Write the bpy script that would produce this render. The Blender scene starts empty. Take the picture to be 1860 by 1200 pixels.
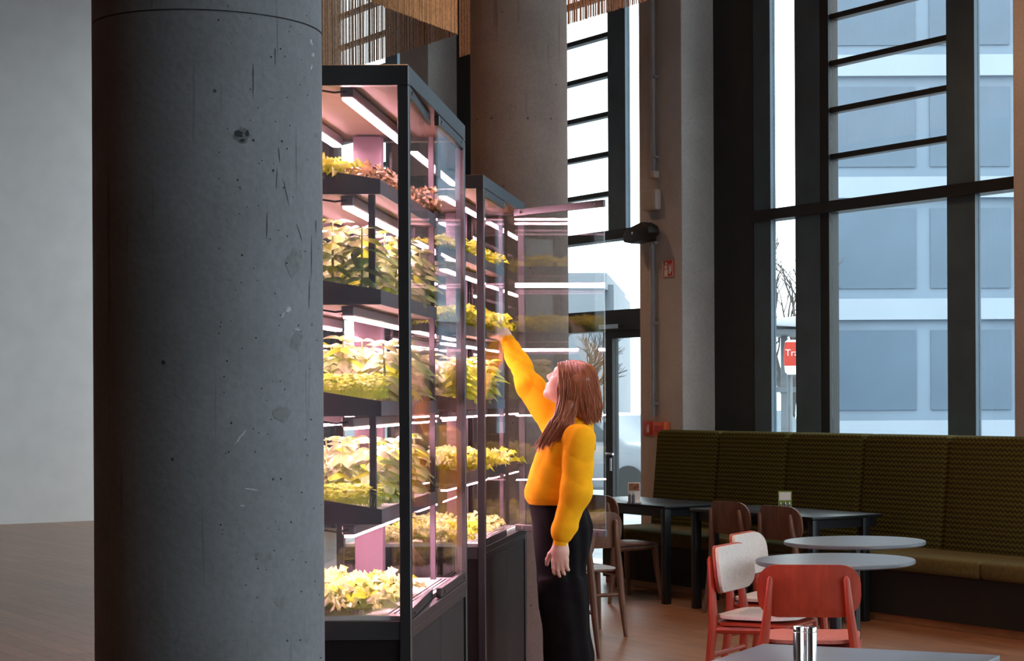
import bpy, bmesh, math, random
import numpy as np
from mathutils import Vector, Matrix, Euler

random.seed(7); rng = np.random.default_rng(7)
SC = bpy.context.scene
COL = SC.collection
PI = math.pi

# ------------------------------------------------------------------ camera, world, lights, exposure
F, CX, CY, CH, ROLL = 3500.0, 1303.0, 720.0, 1.55, 0.005      # focal length in px, principal point, eye height
cam_d = bpy.data.cameras.new('camera'); cam = bpy.data.objects.new('camera', cam_d); COL.objects.link(cam)
cam_d.sensor_width = 36.0; cam_d.sensor_fit = 'HORIZONTAL'; cam_d.lens = F / 1860 * 36
cam_d.shift_x = (930 - CX) / 1860; cam_d.shift_y = (CY - 600) / 1860
cam_d.clip_start = 0.05; cam_d.clip_end = 500
cam.matrix_world = Matrix.Translation((0, 0, CH)) @ Matrix.Rotation(PI / 2, 4, 'X') @ Matrix.Rotation(-ROLL, 4, 'Z')
SC.camera = cam
world = bpy.data.worlds.new('world'); SC.world = world; world.use_nodes = True
bg = world.node_tree.nodes['Background']
bg.inputs[0].default_value = (0.86, 0.95, 1.0, 1); bg.inputs[1].default_value = 3.4
SC.view_settings.view_transform = 'Standard'; SC.view_settings.look = 'None'
SC.view_settings.exposure = 0.5; SC.view_settings.gamma = 1.0; SC.view_settings.use_curve_mapping = False
GROW = 84.0            # brightness of the grow light tubes
WARM = 150.0          # power of each warm ceiling lamp
try:
    SC.cycles.transparent_max_bounces = 40; SC.cycles.max_bounces = 10; SC.cycles.diffuse_bounces = 5
    SC.cycles.glossy_bounces = 5; SC.cycles.transmission_bounces = 6
    SC.cycles.use_denoising = True; SC.cycles.sample_clamp_indirect = 6.0
    SC.cycles.caustics_reflective = False; SC.cycles.caustics_refractive = False
except Exception:
    pass

# ------------------------------------------------------------------ pixel helpers (1860 x 1200 frame)
def ab(x, y):
    dx, dy = x - CX, y - CY
    return dx - ROLL * dy, dy + ROLL * dx
def W(x, y, Y):                       # point at depth Y seen at pixel (x, y)
    a, b = ab(x, y)
    return Vector((a / F * Y, Y, CH - b / F * Y))
ANG = math.radians(36)
UX, UY, NX, NY = math.sin(ANG), -math.cos(ANG), math.cos(ANG), math.sin(ANG)
OX, OY = -0.41, 15.41
def FP(s, t, z=0.0):                  # street front coordinates: s along it (towards the viewer), t outwards
    return Vector((OX + s * UX + t * NX, OY + s * UY + t * NY, z))
def fs(x, y, t):                      # (s, z) where the ray of a pixel meets the plane t
    a, b = ab(x, y); r = a / F
    s = (OX + t * NX - r * (OY + t * NY)) / (r * UY - UX)
    return s, CH - b / F * (OY + s * UY + t * NY)
FROT = math.atan2(UY, UX)             # rotation that turns local x into s and local y into t

# ------------------------------------------------------------------ materials
MATS = {}
def new_mat(name):
    m = bpy.data.materials.new(name); m.use_nodes = True
    nt = m.node_tree; b = nt.nodes['Principled BSDF']
    MATS[name] = m
    return m, nt, b
def setc(sock, c): sock.default_value = (c[0], c[1], c[2], 1)
def mat(name, c, rough=0.5, metal=0.0, var=0.0, scale=8.0, bump=0.0, bscale=None, stretch=None, c2=None, spec=None, trans=0.0, coat=0.0, detail=6):
    m, nt, b = new_mat(name)
    setc(b.inputs['Base Color'], c); b.inputs['Roughness'].default_value = rough; b.inputs['Metallic'].default_value = metal
    if spec is not None: b.inputs['Specular IOR Level'].default_value = spec
    if coat: b.inputs['Coat Weight'].default_value = coat; b.inputs['Coat Roughness'].default_value = 0.15
    tc = nt.nodes.new('ShaderNodeTexCoord'); mp = nt.nodes.new('ShaderNodeMapping')
    nt.links.new(tc.outputs['Object'], mp.inputs[0])
    if stretch: mp.inputs['Scale'].default_value = stretch
    if var or c2:
        n = nt.nodes.new('ShaderNodeTexNoise'); n.inputs['Scale'].default_value = scale; n.inputs['Detail'].default_value = detail
        nt.links.new(mp.outputs[0], n.inputs['Vector'])
        r = nt.nodes.new('ShaderNodeValToRGB'); nt.links.new(n.outputs[0], r.inputs[0])
        r.color_ramp.elements[0].position = 0.3; r.color_ramp.elements[1].position = 0.7
        lo = c2 or tuple(max(0, v * (1 - var)) for v in c); hi = c if c2 else tuple(min(1, v * (1 + var)) for v in c)
        r.color_ramp.elements[0].color = (*lo, 1); r.color_ramp.elements[1].color = (*hi, 1)
        nt.links.new(r.outputs[0], b.inputs['Base Color'])
    if bump:
        n2 = nt.nodes.new('ShaderNodeTexNoise'); n2.inputs['Scale'].default_value = bscale or scale * 6; n2.inputs['Detail'].default_value = 4
        nt.links.new(mp.outputs[0], n2.inputs['Vector'])
        bp = nt.nodes.new('ShaderNodeBump'); bp.inputs['Strength'].default_value = bump; bp.inputs['Distance'].default_value = 0.01
        nt.links.new(n2.outputs[0], bp.inputs['Height']); nt.links.new(bp.outputs[0], b.inputs['Normal'])
    if trans:
        out = nt.nodes['Material Output']
        tl = nt.nodes.new('ShaderNodeBsdfTranslucent'); mx = nt.nodes.new('ShaderNodeMixShader'); mx.inputs[0].default_value = trans
        src = b.inputs['Base Color'].links[0].from_socket if b.inputs['Base Color'].links else None
        if src: nt.links.new(src, tl.inputs[0])
        else: setc(tl.inputs[0], c)
        nt.links.new(b.outputs[0], mx.inputs[1]); nt.links.new(tl.outputs[0], mx.inputs[2]); nt.links.new(mx.outputs[0], out.inputs[0])
    return m

def glass_mat(name, tint=(0.97, 0.985, 0.98), ior=1.5, boost=1.0, graze=.5):
    m = bpy.data.materials.new(name); m.use_nodes = True; nt = m.node_tree; nt.nodes.clear(); MATS[name] = m
    out = nt.nodes.new('ShaderNodeOutputMaterial'); tr = nt.nodes.new('ShaderNodeBsdfTransparent'); gl = nt.nodes.new('ShaderNodeBsdfGlossy')
    setc(tr.inputs[0], tint); gl.inputs['Roughness'].default_value = 0.0; setc(gl.inputs[0], (1, 1, 1))
    # Schlick reflectance, the same from both sides of the pane
    ge = nt.nodes.new('ShaderNodeNewGeometry'); dt = nt.nodes.new('ShaderNodeVectorMath'); dt.operation = 'DOT_PRODUCT'
    nt.links.new(ge.outputs['Normal'], dt.inputs[0]); nt.links.new(ge.outputs['Incoming'], dt.inputs[1])
    def mth(op, x, y=0.0):
        k = nt.nodes.new('ShaderNodeMath'); k.operation = op; k.use_clamp = op == 'MULTIPLY'
        if isinstance(x, float): k.inputs[0].default_value = x
        else: nt.links.new(x, k.inputs[0])
        if isinstance(y, float): k.inputs[1].default_value = y
        else: nt.links.new(y, k.inputs[1])
        return k.outputs[0]
    p5 = mth('POWER', mth('SUBTRACT', 1.0, mth('ABSOLUTE', dt.outputs['Value'])), 5.0)
    f0 = ((ior - 1) / (ior + 1)) ** 2
    mu = mth('MULTIPLY', mth('ADD', mth('MULTIPLY', p5, graze), f0), boost)
    mx = nt.nodes.new('ShaderNodeMixShader')
    nt.links.new(mu, mx.inputs[0])
    nt.links.new(tr.outputs[0], mx.inputs[1]); nt.links.new(gl.outputs[0], mx.inputs[2]); nt.links.new(mx.outputs[0], out.inputs[0])
    return m
def emit_mat(name, c, s):
    m = bpy.data.materials.new(name); m.use_nodes = True; nt = m.node_tree; nt.nodes.clear(); MATS[name] = m
    out = nt.nodes.new('ShaderNodeOutputMaterial'); e = nt.nodes.new('ShaderNodeEmission'); setc(e.inputs[0], c); e.inputs[1].default_value = s
    nt.links.new(e.outputs[0], out.inputs[0]); return m

def concrete(name, c, dark, pits=True, streak=False):
    m, nt, b = new_mat(name)
    N = nt.nodes; L = nt.links
    tc = N.new('ShaderNodeTexCoord')
    n1 = N.new('ShaderNodeTexNoise'); n1.inputs['Scale'].default_value = 1.6; n1.inputs['Detail'].default_value = 8; n1.inputs['Roughness'].default_value = 0.62
    n2 = N.new('ShaderNodeTexNoise'); n2.inputs['Scale'].default_value = 60; n2.inputs['Detail'].default_value = 6
    L.new(tc.outputs['Object'], n1.inputs['Vector']); L.new(tc.outputs['Object'], n2.inputs['Vector'])
    r = N.new('ShaderNodeValToRGB'); L.new(n1.outputs[0], r.inputs[0])
    r.color_ramp.elements[0].position = 0.34; r.color_ramp.elements[1].position = 0.62
    r.color_ramp.elements[0].color = (*dark, 1); r.color_ramp.elements[1].color = (*c, 1)
    mx = N.new('ShaderNodeMixRGB'); mx.blend_type = 'MULTIPLY'; mx.inputs[0].default_value = 0.55
    r2 = N.new('ShaderNodeValToRGB'); L.new(n2.outputs[0], r2.inputs[0])
    r2.color_ramp.elements[0].position = 0.25; r2.color_ramp.elements[0].color = (0.7, 0.7, 0.7, 1); r2.color_ramp.elements[1].position = 0.65
    L.new(r.outputs[0], mx.inputs[1]); L.new(r2.outputs[0], mx.inputs[2])
    last = mx.outputs[0]
    bsrc = n2.outputs[0]
    if pits:
        v = N.new('ShaderNodeTexVoronoi'); v.inputs['Scale'].default_value = 9; v.inputs['Randomness'].default_value = 1
        wn = N.new('ShaderNodeTexNoise'); wn.inputs['Scale'].default_value = 5
        L.new(tc.outputs['Object'], wn.inputs['Vector']); L.new(tc.outputs['Object'], v.inputs['Vector'])
        th = N.new('ShaderNodeMath'); th.operation = 'MULTIPLY'; th.inputs[1].default_value = 0.13
        L.new(wn.outputs[0], th.inputs[0])
        lt = N.new('ShaderNodeMapRange'); lt.inputs['From Min'].default_value = 0.0; lt.inputs['To Min'].default_value = 0; lt.inputs['To Max'].default_value = 1
        L.new(v.outputs['Distance'], lt.inputs['Value']); L.new(th.outputs[0], lt.inputs['From Max'])
        pw = N.new('ShaderNodeMath'); pw.operation = 'POWER'; pw.inputs[1].default_value = 3; L.new(lt.outputs[0], pw.inputs[0])
        m2 = N.new('ShaderNodeMixRGB'); m2.blend_type = 'MULTIPLY'; m2.inputs[0].default_value = 0.8
        L.new(last, m2.inputs[1]); L.new(pw.outputs[0], m2.inputs[2]); last = m2.outputs[0]
        ad = N.new('ShaderNodeMath'); ad.operation = 'MULTIPLY_ADD'; ad.inputs[1].default_value = 2.0
        L.new(pw.outputs[0], ad.inputs[0]); L.new(n2.outputs[0], ad.inputs[2]); bsrc = ad.outputs[0]
        # pale chalk scuffs and thin vertical scratches
        mp = N.new('ShaderNodeMapping'); mp.inputs['Scale'].default_value = (26, 26, 1.3); L.new(tc.outputs['Object'], mp.inputs[0])
        n3 = N.new('ShaderNodeTexNoise'); n3.inputs['Scale'].default_value = 1.6; n3.inputs['Detail'].default_value = 3; L.new(mp.outputs[0], n3.inputs['Vector'])
        r3 = N.new('ShaderNodeValToRGB'); L.new(n3.outputs[0], r3.inputs[0])
        e = r3.color_ramp.elements; e[0].position = 0.27; e[0].color = (0.45, 0.45, 0.45, 1); e[1].position = 0.34; e[1].color = (1, 1, 1, 1)
        e2 = r3.color_ramp.elements.new(0.70); e2.color = (1, 1, 1, 1); e3 = r3.color_ramp.elements.new(0.77); e3.color = (1.35, 1.35, 1.35, 1)
        m3 = N.new('ShaderNodeMixRGB'); m3.blend_type = 'MULTIPLY'; m3.inputs[0].default_value = 0.7; L.new(last, m3.inputs[1]); L.new(r3.outputs[0], m3.inputs[2]); last = m3.outputs[0]
    L.new(last, b.inputs['Base Color']); b.inputs['Roughness'].default_value = 0.78
    bp = N.new('ShaderNodeBump'); bp.inputs['Strength'].default_value = 0.35; bp.inputs['Distance'].default_value = 0.004
    L.new(bsrc, bp.inputs['Height']); L.new(bp.outputs[0], b.inputs['Normal'])
    return m

def wood_floor(name):
    m, nt, b = new_mat(name); N = nt.nodes; L = nt.links
    tc = N.new('ShaderNodeTexCoord')
    br = N.new('ShaderNodeTexBrick'); br.inputs['Scale'].default_value = 1; br.inputs['Brick Width'].default_value = 1.4; br.inputs['Row Height'].default_value = 0.14
    br.inputs['Mortar Size'].default_value = 0.0025; br.offset = 0.37
    setc(br.inputs['Color1'], (0.37, 0.185, 0.095)); setc(br.inputs['Color2'], (0.28, 0.135, 0.068)); setc(br.inputs['Mortar'], (0.06, 0.03, 0.02))
    L.new(tc.outputs['Object'], br.inputs['Vector'])
    mp = N.new('ShaderNodeMapping'); mp.inputs['Scale'].default_value = (1.5, 22, 1); L.new(tc.outputs['Object'], mp.inputs[0])
    n = N.new('ShaderNodeTexNoise'); n.inputs['Scale'].default_value = 2.5; n.inputs['Detail'].default_value = 7; L.new(mp.outputs[0], n.inputs['Vector'])
    r = N.new('ShaderNodeValToRGB'); L.new(n.outputs[0], r.inputs[0]); r.color_ramp.elements[0].position = .3; r.color_ramp.elements[0].color = (.5, .5, .5, 1); r.color_ramp.elements[1].position = .7
    mx = N.new('ShaderNodeMixRGB'); mx.blend_type = 'MULTIPLY'; mx.inputs[0].default_value = .7; L.new(br.outputs[0], mx.inputs[1]); L.new(r.outputs[0], mx.inputs[2])
    L.new(mx.outputs[0], b.inputs['Base Color']); b.inputs['Roughness'].default_value = .33
    return m

def fabric_zigzag(name, c, dark):
    m, nt, b = new_mat(name); N = nt.nodes; L = nt.links
    tc = N.new('ShaderNodeTexCoord'); sep = N.new('ShaderNodeSeparateXYZ'); L.new(tc.outputs['Object'], sep.inputs[0])
    def math_(op, a, bb=None, c_=None):
        k = N.new('ShaderNodeMath'); k.operation = op
        for i, v in enumerate((a, bb, c_)):
            if v is None: continue
            if isinstance(v, (int, float)): k.inputs[i].default_value = v
            else: L.new(v, k.inputs[i])
        return k.outputs[0]
    pp = math_('PINGPONG', sep.outputs[0], 0.022)
    zz = math_('MULTIPLY_ADD', pp, 0.7, sep.outputs[2])
    w = math_('SINE', math_('MULTIPLY', zz, 2 * PI / 0.034))
    r = N.new('ShaderNodeValToRGB'); mr = N.new('ShaderNodeMapRange'); mr.inputs['From Min'].default_value = -1; L.new(w, mr.inputs[0]); L.new(mr.outputs[0], r.inputs[0])
    r.color_ramp.elements[0].color = (*dark, 1); r.color_ramp.elements[1].color = (*c, 1); r.color_ramp.elements[0].position = .3; r.color_ramp.elements[1].position = .7
    L.new(r.outputs[0], b.inputs['Base Color']); b.inputs['Roughness'].default_value = .95; b.inputs['Specular IOR Level'].default_value = .1
    bp = N.new('ShaderNodeBump'); bp.inputs['Strength'].default_value = .6; bp.inputs['Distance'].default_value = .006; L.new(mr.outputs[0], bp.inputs['Height']); L.new(bp.outputs[0], b.inputs['Normal'])
    return m

concrete('column_concrete', (0.185, 0.20, 0.225), (0.13, 0.14, 0.15))
concrete('column_concrete_warmlit', (0.20, 0.165, 0.15), (0.13, 0.105, 0.095))  # brown cast of the warm lamp light put into the concrete colour
concrete('pier_concrete', (0.66, 0.63, 0.62), (0.55, 0.52, 0.51), pits=False)
wood_floor('floor_oak')
mat('chip_dark', (0.022, 0.024, 0.026), 0.9, var=0.3, scale=80); mat('chip_rim', (0.105, 0.115, 0.12), 0.9, var=0.35, scale=120); mat('stain_grey', (0.142, 0.150, 0.160), 0.85, var=0.2, scale=60)
mat('scuff_pale', (0.34, 0.37, 0.41), 0.9, var=0.3, scale=150); mat('crack_dark', (0.05, 0.053, 0.058), 0.9, var=0.3, scale=80)
mat('plaster', (0.80, 0.80, 0.80), 0.8, var=0.04, scale=3)
mat('ceiling_dark', (0.10, 0.09, 0.085), 0.8, var=0.2)
mat('wall_brown', (0.17, 0.11, 0.08), 0.7, var=0.3, scale=3, stretch=(1, 1, .1))
mat('frame_daylit', (0.075, 0.125, 0.17), 0.45, var=0.15, scale=4)  # blue cast of daylight put into the frame colour
mat('frame_dark', (0.012, 0.014, 0.016), 0.5, var=0.2, scale=5)
glass_mat('window_glass', (0.93, 0.97, 0.97))
glass_mat('cabinet_glass', (0.975, 0.985, 0.985), boost=1.8, graze=.15)
mat('pavement', (0.30, 0.31, 0.33), 0.9, var=0.2, scale=2)
mat('steel_black', (0.013, 0.014, 0.017), 0.33, metal=0.0, var=0.15, scale=10, spec=1.0)
mat('panel_black', (0.011, 0.008, 0.009), 0.5, var=0.2, scale=6, bump=0.1, spec=0.25)
mat('tray_grey', (0.058, 0.044, 0.057), 0.45, var=0.12, scale=12)
mat('tray_under', (0.115, 0.07, 0.058), 0.6, var=0.08, scale=10)
mat('deck_white', (0.82, 0.78, 0.78), 0.45, var=0.05, scale=10)
mat('housing', (0.16, 0.14, 0.15), 0.35, metal=0.5, var=0.1)
mat('spine', (0.085, 0.05, 0.066), 0.5, var=0.06, scale=6)
mat('cable_black', (0.015, 0.014, 0.014), 0.5, var=0.1)
emit_mat('grow_tube', (1.0, 0.50, 0.62), GROW)
mat('plug', (0.55, 0.33, 0.28), 0.9, var=0.2, scale=40)
mat('leaf_basil', (0.44, 0.56, 0.22), 0.38, var=0.35, scale=30, trans=0.35, bump=0.5, bscale=90)
mat('leaf_basil_dark', (0.37, 0.38, 0.18), 0.4, var=0.4, scale=30, trans=0.3, bump=0.5, bscale=90)
mat('leaf_lettuce', (0.62, 0.68, 0.06), 0.5, var=0.3, scale=20, trans=0.45, bump=0.4, bscale=70)
mat('leaf_pale', (0.66, 0.70, 0.26), 0.5, var=0.3, scale=25, trans=0.4, bump=0.3, bscale=70)
mat('leaf_cress', (0.62, 0.70, 0.10), 0.5, var=0.35, scale=60, trans=0.4)
mat('leaf_red', (0.34, 0.22, 0.10), 0.5, var=0.5, scale=30, trans=0.3)
mat('stem_green', (0.40, 0.42, 0.12), 0.5, var=0.2)
mat('petal_pink', (0.75, 0.16, 0.50), 0.5, var=0.15, scale=30)
mat('skin', (0.78, 0.52, 0.43), 0.5, var=0.05, scale=30, spec=0.35)
mat('nail', (0.80, 0.50, 0.46), 0.3, var=0.04)
mat('sweat_yellow', (0.93, 0.45, 0.012), 0.9, var=0.07, scale=16, bump=0.12, bscale=500, spec=0.1)
mat('rib_yellow', (0.90, 0.42, 0.012), 0.9, var=0.07, scale=16, bump=0.5, bscale=200, stretch=(1, 1, .15), spec=0.1)
mat('trousers_black', (0.006, 0.005, 0.006), 0.9, var=0.3, scale=20, bump=0.15, bscale=200, spec=0.08)
mat('hair', (0.40, 0.155, 0.075), 0.42, c2=(0.20, 0.07, 0.035), scale=14, stretch=(3, 3, .35), spec=0.5)
mat('eye_white', (0.85, 0.84, 0.82), 0.2, var=0.02); mat('eye_dark', (0.03, 0.02, 0.02), 0.2, var=0.1)
mat('lip', (0.62, 0.27, 0.24), 0.4, var=0.05)
mat('shoe_white', (0.75, 0.74, 0.72), 0.5, var=0.05); mat('print_black', (0.02, 0.02, 0.02), 0.8, var=0.1)
mat('walnut', (0.17, 0.085, 0.055), 0.42, c2=(0.10, 0.048, 0.03), scale=5, stretch=(8, 8, 1))
mat('red_stain', (0.40, 0.052, 0.022), 0.48, c2=(0.29, 0.034, 0.015), scale=5, stretch=(8, 8, 1))
mat('pad_white', (0.62, 0.58, 0.56), 0.95, var=0.08, scale=60, bump=0.3, bscale=300)
mat('pad_pink', (0.42, 0.15, 0.12), 0.9, var=0.1, scale=60, bump=0.3, bscale=300)
mat('table_black', (0.007, 0.009, 0.012), 0.36, var=0.15, scale=8, spec=0.4)
mat('table_grey', (0.11, 0.135, 0.16), 0.33, var=0.08, scale=8)
fabric_zigzag('green_weave', (0.088, 0.084, 0.022), (0.040, 0.038, 0.011))
mat('green_plain', (0.10, 0.088, 0.024), 0.95, var=0.2, scale=40, bump=0.2)
mat('banquette_base', (0.012, 0.012, 0.010), 0.8, var=0.2)
mat('oak_strip', (0.42, 0.20, 0.08), 0.45, var=0.2, scale=6)
mat('chain_bronze', (0.42, 0.20, 0.09), 0.38, metal=0.75, var=0.35, scale=40)
mat('box_beige', (0.55, 0.47, 0.42), 0.6, var=0.04); mat('conduit_grey', (0.34, 0.34, 0.36), 0.4, metal=0.4, var=0.1)
mat('sign_red', (0.62, 0.05, 0.03), 0.4, var=0.04); mat('sign_white', (0.85, 0.84, 0.82), 0.5, var=0.03); mat('box_orange', (0.75, 0.14, 0.04), 0.45, var=0.06)
mat('chrome', (0.75, 0.75, 0.76), 0.12, metal=1.0, var=0.03)
mat('card_white', (0.78, 0.77, 0.76), 0.5, var=0.04); mat('card_photo', (0.45, 0.20, 0.10), 0.5, c2=(0.05, 0.03, 0.02), scale=60); mat('card_green', (0.25, 0.38, 0.06), 0.5, c2=(0.12, 0.20, 0.03), scale=40)
mat('bottle_dark', (0.09, 0.09, 0.12), 0.25, var=0.2)
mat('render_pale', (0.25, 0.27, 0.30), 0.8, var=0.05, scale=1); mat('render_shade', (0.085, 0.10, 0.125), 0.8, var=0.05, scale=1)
mat('office_blue', (0.15, 0.20, 0.26), 0.7, var=0.1, scale=.5); mat('office_pale', (0.27, 0.32, 0.38), 0.7, var=0.06, scale=.5); mat('office_glass', (0.07, 0.11, 0.16), 0.25, var=0.15, scale=.5)
mat('bark', (0.07, 0.055, 0.05), 0.9, var=0.3, scale=6)
mat('shelter_grey', (0.16, 0.18, 0.20), 0.5, var=0.1); mat('shelter_roof', (0.55, 0.58, 0.62), 0.5, var=0.04)
mat('car_white', (0.20, 0.22, 0.25), 0.25, var=0.02); mat('car_glass', (0.03, 0.04, 0.05), 0.1, var=0.1); mat('tyre', (0.02, 0.02, 0.02), 0.8, var=0.1)
mat('handle_steel', (0.55, 0.56, 0.58), 0.25, metal=1.0, var=0.05)
emit_mat('lamp_warm', (1.0, 0.62, 0.35), 12)
M = MATS

# ------------------------------------------------------------------ mesh helpers
class MB:
    def __init__(s): s.v = []; s.f = []
    def add(s, v, f, mtx=None):
        n = len(s.v)
        s.v += [tuple(mtx @ Vector(p)) if mtx is not None else tuple(p) for p in v]
        s.f += [tuple(i + n for i in q) for q in f]; return s
    def box(s, lo, hi, mtx=None):
        x0, y0, z0 = lo; x1, y1, z1 = hi
        v = [(x0, y0, z0), (x1, y0, z0), (x1, y1, z0), (x0, y1, z0), (x0, y0, z1), (x1, y0, z1), (x1, y1, z1), (x0, y1, z1)]
        f = [(0, 3, 2, 1), (4, 5, 6, 7), (0, 1, 5, 4), (1, 2, 6, 5), (2, 3, 7, 6), (3, 0, 4, 7)]
        return s.add(v, f, mtx)
    def prism(s, poly, axis, a, b, mtx=None):           # poly of 2-D points extruded along an axis
        def P(p, h): return {'x': (h, p[0], p[1]), 'y': (p[0], h, p[1]), 'z': (p[0], p[1], h)}[axis]
        n = len(poly); v = [P(p, a) for p in poly] + [P(p, b) for p in poly]
        f = [tuple(range(n - 1, -1, -1)), tuple(range(n, 2 * n))] + [(i, (i + 1) % n, n + (i + 1) % n, n + i) for i in range(n)]
        return s.add(v, f, mtx)
    def tube(s, pts, rad, n=8, cap=True, mtx=None):
        pts = [Vector(p) for p in pts]
        if isinstance(rad, (int, float)): rad = [rad] * len(pts)
        v = []; f = []; up = None
        for i, p in enumerate(pts):
            d = (pts[min(i + 1, len(pts) - 1)] - pts[max(i - 1, 0)]).normalized()
            if up is None:
                up = d.cross(Vector((0, 0, 1)) if abs(d.z) < .9 else Vector((1, 0, 0))).normalized()
            up = (up - d * up.dot(d)).normalized(); w = d.cross(up)
            for k in range(n):
                a = 2 * PI * k / n; v.append(p + (up * math.cos(a) + w * math.sin(a)) * rad[i])
        for i in range(len(pts) - 1):
            for k in range(n):
                k2 = (k + 1) % n; f.append((i * n + k, i * n + k2, (i + 1) * n + k2, (i + 1) * n + k))
        if cap:
            f.append(tuple(range(n - 1, -1, -1))); m = (len(pts) - 1) * n; f.append(tuple(range(m, m + n)))
        return s.add(v, f, mtx)
    def lathe(s, prof, n=32, mtx=None):                 # profile of (r, z)
        v = []; f = []
        for r, z in prof:
            for k in range(n): a = 2 * PI * k / n; v.append((r * math.cos(a), r * math.sin(a), z))
        for i in range(len(prof) - 1):
            for k in range(n): k2 = (k + 1) % n; f.append((i * n + k, i * n + k2, (i + 1) * n + k2, (i + 1) * n + k))
        f.append(tuple(range(n - 1, -1, -1))); m = (len(prof) - 1) * n; f.append(tuple(range(m, m + n)))
        return s.add(v, f, mtx)
    def mesh(s, name, material, bevel=0.0, seg=2, smooth=True, angle=35, recalc=True):
        me = bpy.data.meshes.new(name); me.from_pydata(s.v, [], s.f)
        bm = bmesh.new(); bm.from_mesh(me)
        if recalc: bmesh.ops.recalc_face_normals(bm, faces=bm.faces)
        if bevel:
            es = [e for e in bm.edges if len(e.link_faces) == 2 and e.calc_face_angle(0) > .5]
            bmesh.ops.bevel(bm, geom=es, offset=bevel, segments=seg, affect='EDGES', profile=.5, clamp_overlap=True)
        bm.to_mesh(me); bm.free()
        if smooth:
            for p in me.polygons: p.use_smooth = True
            me.set_sharp_from_angle(angle=math.radians(angle))
        me.materials.append(M[material]); return me
    def build(s, name, material, parent=None, **k):
        return obj(name, s.mesh(name, material, **k), parent)

def obj(name, me, parent=None, loc=None, rot=None, scale=None):
    o = bpy.data.objects.new(name, me); COL.objects.link(o)
    if parent is not None: o.parent = parent
    if loc is not None: o.location = loc
    if rot is not None: o.rotation_euler = rot
    if scale is not None: o.scale = (scale,) * 3 if isinstance(scale, (int, float)) else scale
    return o
def tag(o, label=None, cat=None, group=None, kind=None):
    if label: o['label'] = label
    if cat: o['category'] = cat
    if group: o['group'] = group
    if kind: o['kind'] = kind
    return o
def thing(name, label, cat, loc=(0, 0, 0), rz=0.0, group=None):
    return tag(obj(name, None, None, loc, (0, 0, rz)), label, cat, group)
def struct(name, mb, material, label, loc=None, rot=None, parent=None, **k):
    o = mb.build(name, material, parent, **k)
    if loc is not None: o.location = loc
    if rot is not None: o.rotation_euler = rot
    if parent is None: tag(o, label, None, None, 'structure'); o['category'] = name.split('_')[0]
    return o
def copy_tree(o, parent=None):
    c = o.copy(); COL.objects.link(c); c.parent = parent
    for ch in o.children: copy_tree(ch, c)
    return c
def rrect(w, h, r, n=5):                                 # rounded rectangle outline centred on 0
    pts = []
    for cx, cy, a0 in ((w / 2 - r, h / 2 - r, 0), (-w / 2 + r, h / 2 - r, 90), (-w / 2 + r, -h / 2 + r, 180), (w / 2 - r, -h / 2 + r, 270)):
        for i in range(n + 1):
            a = math.radians(a0 + 90 * i / n); pts.append((cx + r * math.cos(a), cy + r * math.sin(a)))
    return pts

# ------------------------------------------------------------------ the room
CEIL = 6.9
S0, S1, T0, T1 = -12.0, 17.0, -13.0, 1.10
FM = Matrix.Translation((OX, OY, 0)) @ Matrix.Rotation(FROT, 4, 'Z')
def front(name, lo, hi, material, label=None, parent=None, **k):   # box in street front coordinates
    mb = MB().box(lo, hi)
    o = mb.build(name, material, parent, **k)
    if parent is None: o.matrix_world = FM
    return o
fl = front('floor', (S0 - .2, T0 - .2, -.12), (S1 + .2, T1 + .12, 0), 'floor_oak'); tag(fl, 'reddish brown oak plank floor of the hall', 'floor', None, 'structure')
ce = front('ceiling', (S0 - .2, T0 - .2, CEIL), (S1 + .2, T1 + .3, CEIL + .2), 'ceiling_dark'); tag(ce, 'dark ceiling high above the hall', 'ceiling', None, 'structure')
we = front('wall_left', (S0 - .2, T0, 0), (S0, T1, CEIL), 'plaster'); tag(we, 'white plaster end wall of the hall', 'wall', None, 'structure')
wb = front('wall_back', (S0, T0 - .2, 0), (S1, T0, CEIL), 'wall_brown'); tag(wb, 'brown timber wall opposite the street front', 'wall', None, 'structure')
wr = obj('wall_right', None); wr.matrix_world = FM; tag(wr, 'end wall behind the viewer, brown panels with tall windows added to light the piers', 'wall', None, 'structure')
front('panel', (S1, T0, 0), (S1 + .12, -5.5, CEIL), 'wall_brown', parent=wr)
for i in range(3):  # unseen windows, added to light pier and column faces turned this way
    a_, b_ = -5.5 + 2.2 * i, -5.5 + 2.2 * (i + 1)
    for z0, z1 in ((.02, 3.02), (3.11, CEIL - .1)):
        front('pane', (S1 + .05, a_ + .06, z0), (S1 + .062, b_ - .06, z1), 'window_glass', parent=wr, smooth=False)
    front('mullion', (S1, a_ - .06, 0), (S1 + .12, a_ + .06, CEIL), 'frame_daylit', parent=wr)
front('transom', (S1, -5.5, 3.02), (S1 + .12, T1, 3.11), 'frame_dark', parent=wr)

# round concrete columns
def column(name, x, y, r, material, joint, label):
    prof = [(r, -.0)]
    for z in joint: prof += [(r, z - .0022), (r - .007, z - .0012), (r - .007, z + .0012), (r, z + .0022)]
    prof += [(r, CEIL)]
    o = MB().lathe(prof, 96).build(name, material, angle=60); o.location = (x, y, 0)
    return tag(o, label, 'column', None, 'structure')
jz = CH + (CY - 14) / F * 4.42
COL1 = column('column_1', -1.232, 4.68, 0.27, 'column_concrete', [jz], 'grey round concrete column close to the viewer, beside the plant cabinet')
column('column_2', -1.103, 10.80, 0.27, 'column_concrete_warmlit', [], 'round concrete column behind the woman, warm light painted into its brown')

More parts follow.
